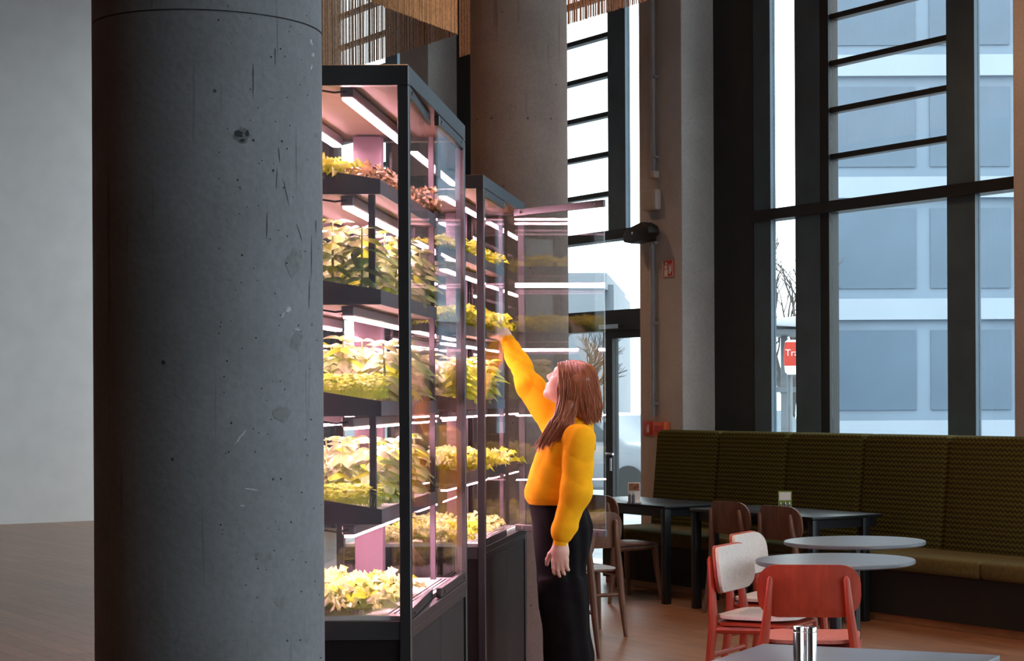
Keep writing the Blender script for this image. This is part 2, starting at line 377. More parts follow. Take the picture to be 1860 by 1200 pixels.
# marks on the near column: a chip, cracks, grey stains and chalk scuffs, lying on its surface
def on_column(px, py, cx=-1.232, cy=4.68, r=.2706):
    a, b = ab(px, py); dx, dz = a / F, -b / F            # ray (dx, 1, dz) * t
    A = dx * dx + 1; Bq = -2 * (dx * cx + cy); Cq = cx * cx + cy * cy - r * r
    di = Bq * Bq - 4 * A * Cq
    if di < 0: return None
    t_ = (-Bq - math.sqrt(di)) / (2 * A); return Vector((dx * t_, t_, CH + dz * t_))
def mark(name, px, py, w, h, m, seed, rot=0.0, n=18, rough=.35, lift=0.0):
    rn = random.Random(seed); pts = []
    for k in range(n):
        a = 2 * PI * k / n; q = 1 - rough * rn.random(); x, y = w / 2 * q * math.cos(a), h / 2 * q * math.sin(a)
        p_ = on_column(px + x * math.cos(rot) - y * math.sin(rot), py + x * math.sin(rot) + y * math.cos(rot), r=.2706 + lift)
        if p_ is None: return
        pts.append(p_ - Vector((-1.232, 4.68, 0)))
    c = on_column(px, py, r=.2706 + lift) - Vector((-1.232, 4.68, 0))
    mb = MB(); mb.v = [tuple(c)] + [tuple(q) for q in pts]; mb.f = [(0, 1 + (k + 1) % n, 1 + k) for k in range(n)]
    mb.build(name, m, COL1, recalc=False, angle=180)
rm = random.Random(12)
mark('chip', 440, 246, 34, 36, 'chip_rim', 1); mark('chip_hollow', 434, 243, 20, 16, 'chip_dark', 2, lift=.0004); mark('chip_hollow', 449, 242, 9, 13, 'chip_dark', 3, lift=.0004); mark('chip_hollow', 440, 255, 12, 9, 'chip_dark', 33, lift=.0004)
for i, (x, y, w_, h_, ro) in enumerate(((534, 478, 34, 62, .2), (512, 752, 36, 34, 0), (512, 1093, 30, 26, 0), (540, 620, 26, 40, .3), (420, 1165, 60, 8, 0), (556, 1160, 14, 20, 0), (575, 245, 12, 14, 0), (480, 1010, 40, 26, .3))):
    mark('stain', x, y, w_, h_, 'stain_grey', 20 + i, ro)
for i, (x, y, w_, h_, ro) in enumerate(((437, 793, 44, 5, -.9), (455, 888, 36, 4, .12), (566, 78, 5, 16, -.3), (569, 100, 6, 12, 0), (566, 122, 4, 14, .2), (524, 562, 12, 16, .5), (541, 598, 14, 5, .2), (440, 918, 10, 4, 0), (514, 572, 4, 14, .3), (588, 335, 4, 30, 0))):
    mark('scuff', x, y, w_, h_, 'scuff_pale', 50 + i, ro, rough=.6)
for i, (x, y, h_, ro) in enumerate(((520, 350, 66, -.22), (545, 425, 40, -.3), (485, 412, 62, .02), (500, 100, 46, 0), (503, 322, 50, .05), (507, 280, 40, -.1), (562, 530, 60, .02), (574, 410, 34, 0), (460, 150, 90, 0), (566, 470, 90, .01))):
    mark('crack', x, y, 2.2, h_, 'crack_dark', 80 + i, ro, rough=.55)
for i in range(130):
    x = rm.uniform(396, 586); y = rm.uniform(4, 1196); q = rm.choice((2.2, 2.6, 3, 3.4, 4.6))
    mark('pit', x, y, q, q * rm.uniform(.7, 1.5), 'chip_dark', 200 + i, n=7)

# street front: piers, fins, transoms, panes
BAY = 4.65
PIER_S = [-1.50 + BAY * k for k in range(-2, 5)]
def pane(name, parent, s0, s1, z0, z1, t=1.125, matl='window_glass'):
    return front(name, (s0, t, z0), (s1, t + .012, z1), matl, parent=parent, smooth=False)
for i, ps in enumerate(PIER_S):
    o = front('pier_%d' % (i + 1), (ps, .75, 0), (ps + .66, 1.14, CEIL), 'pier_concrete', bevel=.012)
    where = {1: 'concrete pier of the street front seen between the cabinet and the round column', 2: 'square concrete pier with conduit and fire sign behind the green bench'}.get(i, 'concrete pier of the street front, bay %s' % ('beyond the cabinet' if i == 0 else 'at the edge of the hall' if i == 3 else 'behind the viewer'))
    tag(o, where, 'pier', None, 'structure'); o['group'] = 'street front piers'
for i in range(len(PIER_S)):
    p1 = PIER_S[i] + .66 if True else 0
    p0 = p1                       # bay runs from this pier's near face to the next pier
    pe = PIER_S[i] + BAY
    if pe > S1: continue
    w = obj('window_%d' % (i + 1), None); w.matrix_world = FM
    tag(w, {1: 'tall window bay with thin glazing bars and a glass door beside the pier', 2: 'tall window bay above the green bench, daylight blue painted on its frame', 0: 'tall window bay beyond the cabinets behind the bronze chain curtain'}.get(i, 'tall window bay of the street front out of view'), 'window', None, 'structure')
    w['group'] = 'street front windows'
    door = (i == 1)
    def B(n, s0, s1, z0, z1, m, t0=1.10, t1=1.24): return front(n, (s0, t0, z0), (s1, t1, z1), m, parent=w)
    zt0, zt1 = 3.02, 3.11
    B('side_panel', p0, p0 + .565, 0, CEIL, 'frame_dark', 1.09, 1.20)
    B('fin', p0 + .565, p0 + .80, 0, CEIL, 'frame_daylit', 1.095, 1.15)
    B('fin', p0 + 1.13, p0 + 1.45, 0, CEIL, 'frame_daylit', 1.095, 1.15)
    B('mullion', p0 + 1.45, p0 + 1.56, 0, CEIL, 'frame_dark', 1.10, 1.20)
    g0, g1 = p0 + 1.56, pe - 1.04                # glazed field with bars
    zlow = 2.35 if door else 0.0
    B('fin', pe - 1.04, pe - .74, zt0 if door else 0, CEIL, 'frame_daylit', 1.095, 1.15)
    B('transom', p0 + .555, pe, zt0, zt1, 'frame_dark', 1.06, 1.22)
    z = 3.47
    while z < CEIL:
        B('glazing_bar', g0, g1, z - .022, z + .022, 'frame_dark', 1.12, 1.20); z += .375
    B('top_rail', p0, pe, CEIL - .12, CEIL, 'frame_dark')
    pane('pane', w, p0 + .80, p0 + 1.13, zt1, CEIL - .12); pane('pane', w, p0 + .80, p0 + 1.13, 0.02, zt0)
    z = zt1
    for zb in [3.47 + .375 * k for k in range(10)] + [CEIL - .12]:
        if zb > CEIL - .12: break
        pane('pane', w, g0, g1, z + (.022 if z > zt1 else 0), zb - .022); z = zb
    pane('pane', w, pe - .74, pe, zt1, CEIL - .12)
    if not door:
        pane('pane', w, g0, g1, .02, zt0); pane('pane', w, pe - .74, pe, .02, zt0)
    else:
        pane('pane', w, g0, pe, 2.36, zt0)
        B('door_lintel', g0, pe, 2.17, 2.36, 'frame_dark', 1.04, 1.24)
        B('door_closer', pe - 1.05, pe - .72, 2.185, 2.225, 'handle_steel', .99, 1.03)
        pane('pane', w, g0, pe - 1.12, .02, 2.17)
        dd = obj('door_leaf', None, w)
        for a, b_, z0, z1 in ((pe - 1.12, pe - .96, 0.02, 2.17), (pe - .10, pe, 0.02, 2.17), (pe - .96, pe - .10, 0.02, .22), (pe - .96, pe - .10, 2.10, 2.17)):
            front('stile' if z1 - z0 > 1 else 'rail', (a, 1.08, z0), (b_, 1.15, z1), 'frame_dark', parent=dd)
        pane('pane', dd, pe - .96, pe - .10, .22, 2.10, 1.11)
        hb = MB().tube([(pe - .985, 1.08, 1.02), (pe - .985, 1.02, 1.02), (pe - .86, 1.02, 1.02)], .011, 8); hb.box((pe - 1.0, 1.07, .86), (pe - .97, 1.085, .98))
        hb.build('handle', 'handle_steel', dd)

# bronze chain curtains hanging from the ceiling
def curtain(pts, zb, label, step=.0095):
    mb = MB()
    for (a, b) in zip(pts[:-1], pts[1:]):
        a = Vector(a); b = Vector(b); L_ = (b - a).length; n = int(L_ / step); d = (b - a) / L_; nn = Vector((-d.y, d.x, 0))
        for i in range(n):
            p = a + d * ((i + .5) * step) + nn * random.uniform(-.003, .003); z0 = zb + random.uniform(-.004, .004)
            q = [p - d * .0034, p + d * .0034, p + nn * .004]
            v = [(c.x, c.y, z0) for c in q] + [(c.x, c.y, CEIL) for c in q]
            mb.add(v, [(0, 1, 4, 3), (1, 2, 5, 4), (2, 0, 3, 5)])
    o = mb.build('chain_curtain', 'chain_bronze', smooth=False, recalc=False); tag(o, label, 'curtain', 'bronze chain curtains'); return o
ZC = 4.19
k1 = W(831, 61, 14.0); k1.z = 0
e1 = FP(S0 + .5, -2.05); f1 = W(668, 0, 12.8); f1.z = 0
f1 = k1 + (f1 - k1) * 2.2
sfold = (k1 - Vector((OX, OY, 0))).dot(Vector((UX, UY, 0))); tfold = (k1 - Vector((OX, OY, 0))).dot(Vector((NX, NY, 0)))
curtain([FP(fs(470, 120, tfold)[0], tfold), k1, f1], ZC, 'bronze chain curtain with a folded corner hanging above the tall cabinet')
sr = fs(834, 90, -1.55)[0]
curtain([FP(sr, -1.55), FP(3.2, -1.55)], ZC, 'bronze chain curtain hanging straight across behind the round column')

# warm ceiling lamps (round downlights on short rods)
def ceiling_lamp(x, y, label):
    t = thing('ceiling_lamp', label, 'lamp', (x, y, CEIL), 0, 'warm ceiling downlights')
    MB().tube([(0, 0, 0), (0, 0, -.5)], .012, 8).build('rod', 'steel_black', t)
    MB().lathe([(.02, -.5), (.16, -.52), (.16, -.72), (.15, -.72), (.15, -.6), (.02, -.58)], 24).build('shade', 'steel_black', t)
    MB().lathe([(.13, -.64), (.13, -.65)], 24).build('bulb', 'lamp_warm', t)
    ld = bpy.data.lights.new('downlight', 'SPOT'); ld.energy = WARM; ld.color = (1, .52, .27); ld.spot_size = 1.9; ld.spot_blend = .6; ld.shadow_soft_size = .14
    lo = bpy.data.objects.new('downlight', ld); COL.objects.link(lo); lo.parent = t; lo.location = (0, 0, -.70)
LAMPS = [(-2.6, 8.6), (-1.6, 13.2), (.7, 12.2), (-3.6, 17.0), (1.8, 9.4), (-1.2, 6.0)]
for i, (x, y) in enumerate(LAMPS):
    ceiling_lamp(x, y, 'warm round downlight high over the hall, out of view')

# ------------------------------------------------------------------ outside
g = MB().box((-90, -20, -.3), (120, 160, -.14)).build('ground_outside', 'pavement', smooth=False); tag(g, 'pale grey street outside the windows', 'ground', None, 'structure')
def building():
    D = 62.0
    t = thing('office_building', 'pale low building with a row of white pilasters across the street', 'building', W(1080, 720, D).xy.to_3d())
    def P(x, y): return W(x, y, D)
    bx = t.location
    x0, x1 = P(930, 500).x - bx.x, P(1098, 500).x - bx.x; x2 = P(1114, 500).x - bx.x
    zt = P(1060, 497).z; zt2 = P(1105, 516).z; zc = P(1060, 527).z
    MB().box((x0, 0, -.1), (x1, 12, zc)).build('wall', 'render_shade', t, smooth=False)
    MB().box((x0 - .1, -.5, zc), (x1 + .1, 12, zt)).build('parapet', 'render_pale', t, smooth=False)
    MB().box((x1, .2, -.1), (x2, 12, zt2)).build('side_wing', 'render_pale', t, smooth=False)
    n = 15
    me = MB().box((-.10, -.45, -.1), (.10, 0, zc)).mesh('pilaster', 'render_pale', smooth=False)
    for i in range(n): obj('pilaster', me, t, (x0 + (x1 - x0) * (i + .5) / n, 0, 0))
building()
def added_office():  # block added outside so the cabinet glass mirrors blue grey, not white sky
    X0, X1, Y0, ZH = 2.6, 30.0, 46.0, 15.0
    t = thing('added_office_block', 'added blue grey office block that tints the cabinet glass reflections', 'building', ((X0 + X1) / 2, Y0, -.14))
    hw = (X1 - X0) / 2
    MB().box((-hw, 0, 0), (hw, 14, ZH)).build('wall', 'office_blue', t, smooth=False)
    MB().box((-hw - .1, -.25, ZH), (hw + .1, 14, ZH + .5)).build('parapet', 'office_pale', t, smooth=False)
    me = MB().box((-.95, -.04, 0), (.95, .05, 1.9)).mesh('window', 'office_glass', smooth=False)
    sp = MB().box((-hw, -.16, 0), (hw, 0, .5)).mesh('spandrel', 'office_pale', smooth=False)
    for k in range(5):
        obj('spandrel', sp, t, (0, 0, .6 + k * 2.9))
        for i in range(12): obj('window', me, t, (-hw + 1.2 + i * 2.25, 0, 1.35 + k * 2.9))
added_office()
def bare_tree(x, y, D, label, top, seed):
    random.seed(seed); b = W(x, 720, D); t = thing('bare_tree', label, 'tree', (b.x, b.y, -.15), 0, 'bare trees across the street')
    mb = MB(); br = MB()
    def grow(p, d, L_, r, lvl, m):
        q = p + d * L_; mid = (p + q) / 2 + Vector((random.uniform(-1, 1), random.uniform(-1, 1), 0)) * L_ * .06
        m.tube([p, mid, q], [r, r * .85, r * .7], 5 if lvl < 2 else 3, cap=False)
        if lvl >= 5: return
        for k in range(3 if lvl else 4):
            a = random.uniform(0, 2 * PI); sp = random.uniform(.3, .75)
            nd = (d + Vector((math.cos(a), math.sin(a), random.uniform(-.1, .3))) * sp).normalized()
            grow(p + (q - p) * random.uniform(.55, 1), nd, L_ * random.uniform(.55, .8), r * .55, lvl + 1, br)
    grow(Vector((0, 0, 0)), Vector((.03, 0, 1)), top * .36, .16, 0, mb)
    mb.build('trunk', 'bark', t); o = br.build('branches', 'bark', t, recalc=False); o['kind'] = 'stuff'
bare_tree(1436, 720, 44, 'bare winter tree behind the tram shelter', 6.0, 3)
bare_tree(1030, 720, 55, 'bare winter tree in front of the pale building', 4.6, 9)
def tram_stop():
    D = 27.0
    b = W(1425, 720, D)
    t = thing('tram_shelter', 'grey tram shelter with pale flat roof beyond the window', 'shelter', (b.x, b.y, -.14))
    def P(x, y, dy=0):
        p = W(x, y, D + dy); return p - t.location
    a, c = P(1400, 577), P(1520, 577)
    zb, zt = P(1425, 598).z, P(1425, 574).z
    MB().prism([(a.x, zb + .05), (a.x + .05, zt - .04), (c.x * .35, zt), (c.x, zt - .02), (c.x, zb)], 'y', -.2, 1.6).build('roof', 'shelter_roof', t, bevel=.02)
    MB().box((a.x, -.1, zb - .06), (c.x, 1.5, zb)).build('roof_beam', 'shelter_grey', t)
    for px in (1408, 1429, 1500):
        q = P(px, 700); MB().box((q.x - .05, .9, 0), (q.x + .05, 1.0, zb)).build('post', 'shelter_grey', t)
    q0, q1 = P(1410, 700), P(1500, 700)
    MB().box((q0.x, .95, .5), (q1.x, .965, zb - .2)).build('back_pane', 'window_glass', t, smooth=False)
    MB().box((q0.x, .88, P(1420, 712).z), (q1.x, .95, P(1420, 712).z + .08)).build('rail', 'shelter_grey', t)
    s = thing('tram_stop_sign', 'red and white tram stop sign on a post', 'sign', W(1440, 720, D - 1).xy.to_3d() + Vector((0, 0, -.14)))
    def Q(x, y): return W(x, y, D - 1) - s.location
    cxs = Q(1448, 650).x; x0 = Q(1424, 650).x; z0, z1 = Q(1440, 680).z, Q(1440, 617).z
    hw = cxs - x0; hz = (z1 - z0) / 2; zc = (z0 + z1) / 2
    def slab(zlo, zhi, m, nm, dy):
        poly = []
        for i in range(9): z = zlo + (zhi - zlo) * i / 8; poly.append((cxs - hw * (1 - .12 * ((z - zc) / hz) ** 2 - (.10 if abs(z - zc) > .93 * hz else 0)), z))
        poly += [(2 * cxs - p[0], p[1]) for p in reversed(poly)]
        MB().prism(poly, 'y', dy, dy + .05).build(nm, m, s)
    zr = Q(1440, 664).z
    slab(zr, z1 - .03, 'sign_red', 'red_panel', -.02); slab(z0, zr, 'sign_white', 'white_panel', -.02); slab(z1 - .03, z1, 'sign_white', 'cap', -.02)
    MB().tube([(cxs - hw * .55, .1, 0), (cxs - hw * .55, .1, z1 - .1)], .04, 10).build('post', 'shelter_grey', s)
    cu = bpy.data.curves.new('lettering', 'FONT'); cu.body = 'Tra'; cu.size = .125; cu.extrude = .002; cu.materials.append(M['sign_white'])
    tmp = bpy.data.objects.new('lettering_curve', cu); me = bpy.data.meshes.new_from_object(tmp); bpy.data.objects.remove(tmp)
    if not me.materials: me.materials.append(M['sign_white'])
    o = obj('lettering', me, s, (x0 + .015, -.026, Q(1440, 646).z), (PI / 2, 0, 0))
tram_stop()
def car(x, y_px, D, rz, label, m='car_white'):
    b = W(x, y_px, D); t = thing('parked_car', label, 'car', (b.x, b.y, -.14), rz, 'cars parked across the street')
    prof = [(-2.1, .35), (-2.15, .75), (-1.9, .92), (-1.25, .98), (-.7, 1.42), (.75, 1.45), (1.45, 1.0), (2.05, .85), (2.12, .4), (1.8, .25), (-1.8, .25)]
    MB().prism(prof, 'y', -.85, .85).build('body', m, t, bevel=.07, seg=3)
    for sgn in (-1, 1):
        MB().prism([(-1.05, 1.0), (-.62, 1.34), (.0, 1.37), (.0, 1.0)], 'y', sgn * .855, sgn * .865).build('window', 'car_glass', t)
        MB().prism([(.06, 1.0), (.06, 1.37), (.68, 1.36), (1.2, 1.0)], 'y', sgn * .855, sgn * .865).build('window', 'car_glass', t)
        for wx in (-1.35, 1.3):
            MB().tube([(wx, sgn * .70, .32), (wx, sgn * .88, .32)], .32, 20).build('wheel', 'tyre', t)
car(1085, 720, 31, 2.5, 'pale grey car parked outside, seen past the woman')
car(1330, 720, 36, 2.5, 'pale grey car parked outside, mostly hidden behind the pier')

# ------------------------------------------------------------------ fittings on the pier
PT = .75
def on_pier(px, py): s, z = fs(px, py, PT); return s, z
def pierbox(name, x0, y0, x1, y1, dep, m, label, cat, bevel=.006, t=PT):
    xm, ym = (x0 + x1) / 2, (y0 + y1) / 2
    s0 = fs(x0, ym, t)[0]; s1 = fs(x1, ym, t)[0]; za = fs(xm, y1, t)[1]; zb_ = fs(xm, y0, t)[1]
    o = thing(name, label, cat, FP((s0 + s1) / 2, t, za), FROT)
    MB().box((-(s1 - s0) / 2, -dep, 0), ((s1 - s0) / 2, -.001, zb_ - za)).build('body', m, o, bevel=bevel)
    return o, (s1 - s0), zb_ - za
b1, w1, h1 = pierbox('junction_box', 1176, 345, 1202, 383, .07, 'box_beige', 'large beige junction box on the concrete pier', 'box', .02)
MB().box((-w1 * .42, -.074, h1 * .08), (w1 * .42, -.07, h1 * .92)).build('cover', 'box_beige', b1, bevel=.003)
b2, w2, h2 = pierbox('cable_box', 1187, 311, 1198, 324, .06, 'box_beige', 'small beige cable box at the foot of the upper conduit', 'box', .008)
MB().tube([(0, -.03, h2), (0, -.03, h2 + .08)], .02, 10).build('gland', 'cable_black', b2)
def conduit(x, y0, y1, label):
    s, zb_ = fs(x, y1, PT); _, zt = fs(x, y0, PT); zt = min(zt, CEIL)
    o = thing('conduit_pipe', label, 'pipe', FP(s, PT - .03, zb_), FROT)
    MB().tube([(0, 0, 0), (0, 0, zt - zb_)], .021, 10).build('pipe', 'conduit_grey', o)
    n = int((zt - zb_) / .7) + 1
    for i in range(n): MB().box((-.03, -.012, -.012), (.045, .028, .012)).build('clip', 'conduit_grey', o).location = (0, 0, .12 + i * .7)
conduit(1192.5, -400, 311, 'thin grey conduit running up the pier to the ceiling')
conduit(1192, 440, 757, 'thin grey conduit on the pier below the black floodlight')
def floodlight():
    s, z = fs(1184, 422, PT)
    o = thing('floodlight', 'black floodlight housing mounted on the concrete pier', 'lamp', FP(s, PT, z - .08), FROT)
    MB().prism([(-.20, .0), (-.22, .05), (-.17, .11), (.08, .16), (.18, .12), (.20, .06), (.10, .0), (-.08, -.02)], 'y', -.17, -.05).build('housing', 'cable_black', o, bevel=.012)
    MB().box((-.06, -.06, .0), (.06, 0, .12)).build('bracket', 'cable_black', o)
    MB().tube([(-.05, -.175, .07), (-.05, -.165, .07)], .012, 10).build('bolt', 'chrome', o)
floodlight()
o, w_, h_ = pierbox('fire_hose_sign', 1205, 471, 1225, 503, .012, 'sign_red', 'red fire hose sign with white pictogram on the pier', 'sign', .001)
for (a, b_, c, d) in ((-.46, -.43, .03, .97), (.43, .46, .03, .97), (-.46, .46, .02, .05), (-.46, .46, .95, .98), (-.30, -.02, .08, .42), (-.26, -.06, .46, .66), (-.2, -.1, .70, .86), (.10, .16, .2, .7), (.2, .26, .15, .6), (.28, .33, .3, .75)):
    MB().box((a * w_, -.014, c * h_), (b_ * w_, -.012, d * h_)).build('pictogram', 'sign_white', o, smooth=False)
o, w_, h_ = pierbox('extinguisher_sign', 1170, 765, 1188, 790, .012, 'sign_red', 'dark red extinguisher sign on the pier above the bench', 'sign', .001)
MB().box((-.12 * w_, -.014, .2 * h_), (.12 * w_, -.012, .62 * h_)).build('pictogram', 'sign_white', o, smooth=False)
MB().box((-.06 * w_, -.014, .66 * h_), (.16 * w_, -.012, .76 * h_)).build('pictogram', 'sign_white', o, smooth=False)
o, w_, h_ = pierbox('alarm_box', 1196, 766, 1217, 792, .06, 'box_orange', 'orange alarm box on the pier just above the green bench', 'box', .006)
MB().box((-.30 * w_, -.063, .25 * h_), (.30 * w_, -.06, .75 * h_)).build('front_plate', 'sign_red', o)

# ------------------------------------------------------------------ green bench
def banquette():
    sL, sR = -.92, 4.55
    t = thing('banquette', 'long olive green upholstered bench with high back along the window', 'bench', FP(0, 0, 0), FROT)
    n = int((sR - sL) / .925 + .5); wd = (sR - sL) / n
    MB().box((sL, .01, 0), (sR, .68, .055)).build('plinth', 'oak_strip', t)
    MB().box((sL, -.02, .055), (sR, .70, .36)).build('base', 'banquette_base', t)
    for i in range(n):
        a = sL + i * wd
        MB().box((a + .003, -.06, .36), (a + wd - .003, .52, .475)).build('seat_cushion', 'green_plain', t, bevel=.03, seg=3)
        me = MB(); me.prism([(.44, .46), (.52, 1.268), (.70, 1.268), (.70, .40), (.50, .40)], 'x', a + .007, a + wd - .007)
        me.build('back_cushion', 'green_weave', t, bevel=.05, seg=4)
    return t
banquette()

# ------------------------------------------------------------------ tables
def dining_table(s0, s1, t0, t1, label, zt=.735):
    t = thing('dining_table', label, 'table', FP((s0 + s1) / 2, (t0 + t1) / 2, 0), FROT)
    a, b = (s1 - s0) / 2, (t1 - t0) / 2
    MB().box((-a, -b, zt - .022), (a, b, zt)).build('table_top', 'table_black', t, bevel=.004)
    for q in (((-a + .03, -b + .03, zt - .085), (a - .03, -b + .05, zt - .022)), ((-a + .03, b - .05, zt - .085), (a - .03, b - .03, zt - .022)),
              ((-a + .03, -b + .05, zt - .085), (-a + .05, b - .05, zt - .022)), ((a - .05, -b + .05, zt - .085), (a - .03, b - .05, zt - .022))):
        MB().box(*q).build('apron', 'table_black', t)
    for sx in (-1, 1):
        for sy in (-1, 1):
            cx, cy = sx * (a - .035), (-(b - .035) if sy < 0 else b - .14); MB().box((cx - .028, cy - .028, 0), (cx + .028, cy + .028, zt - .022)).build('leg', 'table_black', t, bevel=.003)
    return t
ZT = .735
dining_table(-.55, .848, -.60, .02, 'black dining table under the pier end of the green bench')
dining_table(1.162, 2.60, -.595, .025, 'black dining table in front of the middle of the green bench')
def round_table(x, y, r, label, m='table_grey'):
    t = thing('round_table', label, 'table', (x, y, 0), 0, 'round cafe tables')
    MB().lathe([(r - .008, ZT - .022), (r, ZT - .016), (r, ZT - .004), (r - .004, ZT)], 64).build('table_top', m, t)
    MB().lathe([(.19, 0), (.19, .012), (.03, .03), (.03, ZT - .04), (.10, ZT - .022)], 32).build('pedestal', 'table_black', t)
    return t
round_table(.585, 9.62, .40, 'round grey cafe table between the red and white chairs')
round_table(.77, 10.85, .40, 'small round grey cafe table behind the nearer round one')
# near grey table corner
c0 = Vector((.147, 6.36, 0)); dl = Vector((-.39, -.92, 0)).normalized(); dr = Vector((.92, -.39, 0)).normalized()
t = thing('square_table', 'grey table with shakers at the bottom edge of the picture', 'table', c0 + (dl + dr) * .4, math.atan2(dr.y, dr.x))
MB().box((-.4, -.4, ZT - .022), (.4, .4, ZT)).build('table_top', 'table_grey', t, bevel=.004)
MB().lathe([(.22, 0), (.22, .012), (.03, .03), (.03, ZT - .04), (.12, ZT - .022)], 32).build('pedestal', 'table_black', t)
def shaker(x, y, z, r, h, label, group=None):
    o = thing('shaker', label, 'shaker', (x, y, z), 0, group)
    MB().lathe([(r, 0), (r, h * .86), (r * .97, h * .87)], 32).build('body', 'chrome', o)
    MB().lathe([(r, h * .88), (r, h * .98), (r * .9, h)], 32).build('cap', 'chrome', o)
p = W(1451, 1137, 5.75); shaker(p.x, 5.75, ZT, .0172, p.z - ZT, 'left chrome shaker standing on the near grey table')
p = W(1473, 1138, 5.76); shaker(p.x, 5.76, ZT, .0172, p.z - ZT, 'right chrome shaker standing on the near grey table')
def menu_set(px, ybot, Y, green, where):
    p = W(px, ybot, Y); base = Vector((p.x, Y, ZT)); k = F / Y
    o = thing('menu_stand', ('green and white' if green else 'white') + ' menu card stand on the ' + where, 'menu stand', base, FROT + .9)
    MB().box((-.055, -.03, 0), (.055, .03, .012)).build('foot', 'card_white', o)
    MB().box((-.047, .0, .012), (.047, .006, .158)).build('card', 'card_green' if green else 'card_white', o)
    MB().box((-.040, -.003, .095), (.040, 0, .150)).build('photo_print', 'card_photo' if not green else 'card_white', o)
    for j, dx in enumerate((-.028, .0) if not green else (-.03, .002, .03)):
        q = base + Matrix.Rotation(FROT + .9, 3, 'Z') @ Vector((dx, -.065, 0))
        b = thing('condiment_bottle', 'small dark condiment bottle in front of the menu stand on the ' + where, 'bottle', q, 0, 'condiment bottles on the ' + where)
        MB().lathe([(.012, 0), (.012, .06), (.007, .07)], 16).build('body', 'bottle_dark', b); MB().lathe([(.008, .07), (.008, .085)], 16).build('cap', 'chrome', b)
sA = FP(.46, -.34); menu_set(1152, 911, sA.y + (0), False, 'table by the pier')
menu_set(1426, 921, FP(2.25, -.40).y, True, 'middle bench table')

# ------------------------------------------------------------------ chairs (local: front = +y)
def curved_panel(w, h, r, depth, th, n=14, m=8, tilt=0.0, bow=0.0):     # bent plywood sheet with rounded corners, bending about z
    out = rrect(w, h, r, 5)
    mb = MB(); bm = bmesh.new()
    # polar fill: rings from centre to outline
    rings = 6; vs = []
    def P(x, z, y0): return (x, y0 + depth * ((2 * x / w) ** 2) + tilt * z - bow * (1 - (2 * z / h) ** 2), z)
    for side, y0 in ((0, 0.0), (1, th)):
        c = bm.verts.new(P(0, 0, y0)); prev = None; first = []
        rr = []
        for k in range(1, rings + 1):
            rr.append([bm.verts.new(P(x * k / rings, z * k / rings, y0)) for x, z in out])
        N_ = len(out)
        for i in range(N_): bm.faces.new((c, rr[0][i], rr[0][(i + 1) % N_]))
        for k in range(rings - 1):
            for i in range(N_): bm.faces.new((rr[k][i], rr[k + 1][i], rr[k + 1][(i + 1) % N_], rr[k][(i + 1) % N_]))
        vs.append(rr[-1])
    N_ = len(out)
    for i in range(N_): bm.faces.new((vs[0][i], vs[0][(i + 1) % N_], vs[1][(i + 1) % N_], vs[1][i]))
    bmesh.ops.recalc_face_normals(bm, faces=bm.faces)
    bm.verts.ensure_lookup_table(); bm.verts.index_update()
    mb.v = [tuple(v.co) for v in bm.verts]; mb.f = [tuple(v.index for v in f.verts) for f in bm.faces]; bm.free()
    return mb
def chair(x, y, facing, wood, pad, label, group):
    a = math.atan2(facing[1], facing[0]) - PI / 2
    t = thing('chair', label, 'chair', (x, y, 0), a, group)
    # backrest: z .575 - .80, concave towards the front
    b = curved_panel(.46, .235, .09, .045, .012, tilt=-.12).build('backrest', wood, t); b.location = (0, -.235, .69)
    if pad:
        q = curved_panel(.445, .222, .085, .042, .018, tilt=-.12).build('back_pad', pad, t); q.location = (0, -.221, .69)
    # seat
    s = curved_panel(.45, .43, .11, .012, .012, bow=.012).build('seat', wood, t); s.rotation_euler = (-PI / 2, 0, 0); s.location = (0, 0, .440)
    if pad:
        q = curved_panel(.435, .415, .105, .012, .016, bow=.012).build('seat_pad', pad, t); q.rotation_euler = (PI / 2, PI, 0); q.location = (0, 0, .462)
        q.rotation_euler = (-PI / 2, 0, 0); q.location = (0, 0, .458); q.scale = (1, -1, 1); q.location = (0, 0, .452)
    for sx in (-1, 1):
        MB().tube([(sx * .225, -.265, 0), (sx * .215, -.225, .22), (sx * .205, -.205, .42), (sx * .182, -.222, .60), (sx * .168, -.240, .745), (sx * .167, -.241, .758)], [.014, .021, .025, .019, .014, .005], 10).build('rear_leg', wood, t)
        MB().tube([(sx * .225, .205, 0), (sx * .205, .18, .25), (sx * .195, .17, .425)], [.014, .022, .024], 10).build('front_leg', wood, t)
        MB().tube([(sx * .20, -.205, .40), (sx * .197, .0, .405), (sx * .195, .17, .41)], [.019, .021, .020], 8).build('side_rail', wood, t)
        MB().tube([(sx * .225, -.265, 0), (sx * .225, -.265, .006)], .013, 8).build('foot_cap', 'steel_black', t)
    MB().tube([(-.20, .165, .40), (.20, .165, .40)], .014, 8).build('front_rail', wood, t)
    MB().tube([(-.21, -.215, .27), (.21, -.215, .27)], .013, 8).build('stretcher', wood, t)
    return t
dn = (NX, NY)
def chair_at_leg(X, Y, facing, side, *rest):          # place by the floor point of a rear leg
    fx = Vector((facing[0], facing[1], 0)).normalized(); rt = Vector((fx.y, -fx.x, 0))
    c = Vector((X, Y, 0)) + fx * .265 - rt * side * .225
    return chair(c.x, c.y, facing, *rest)
WG = 'walnut chairs at the black tables'
chair_at_leg(-.105, 13.80, dn, -1, 'walnut', None, 'dark walnut chair at the middle bench table, nearer the pier', WG)
q = FP(2.37, -.50); chair(q.x, q.y, dn, 'walnut', None, 'dark walnut chair at the middle bench table, second from the pier', WG)
chair_at_leg(-.817, 14.45, dn, 1, 'walnut', None, 'dark walnut chair pushed under the table by the pier', WG)
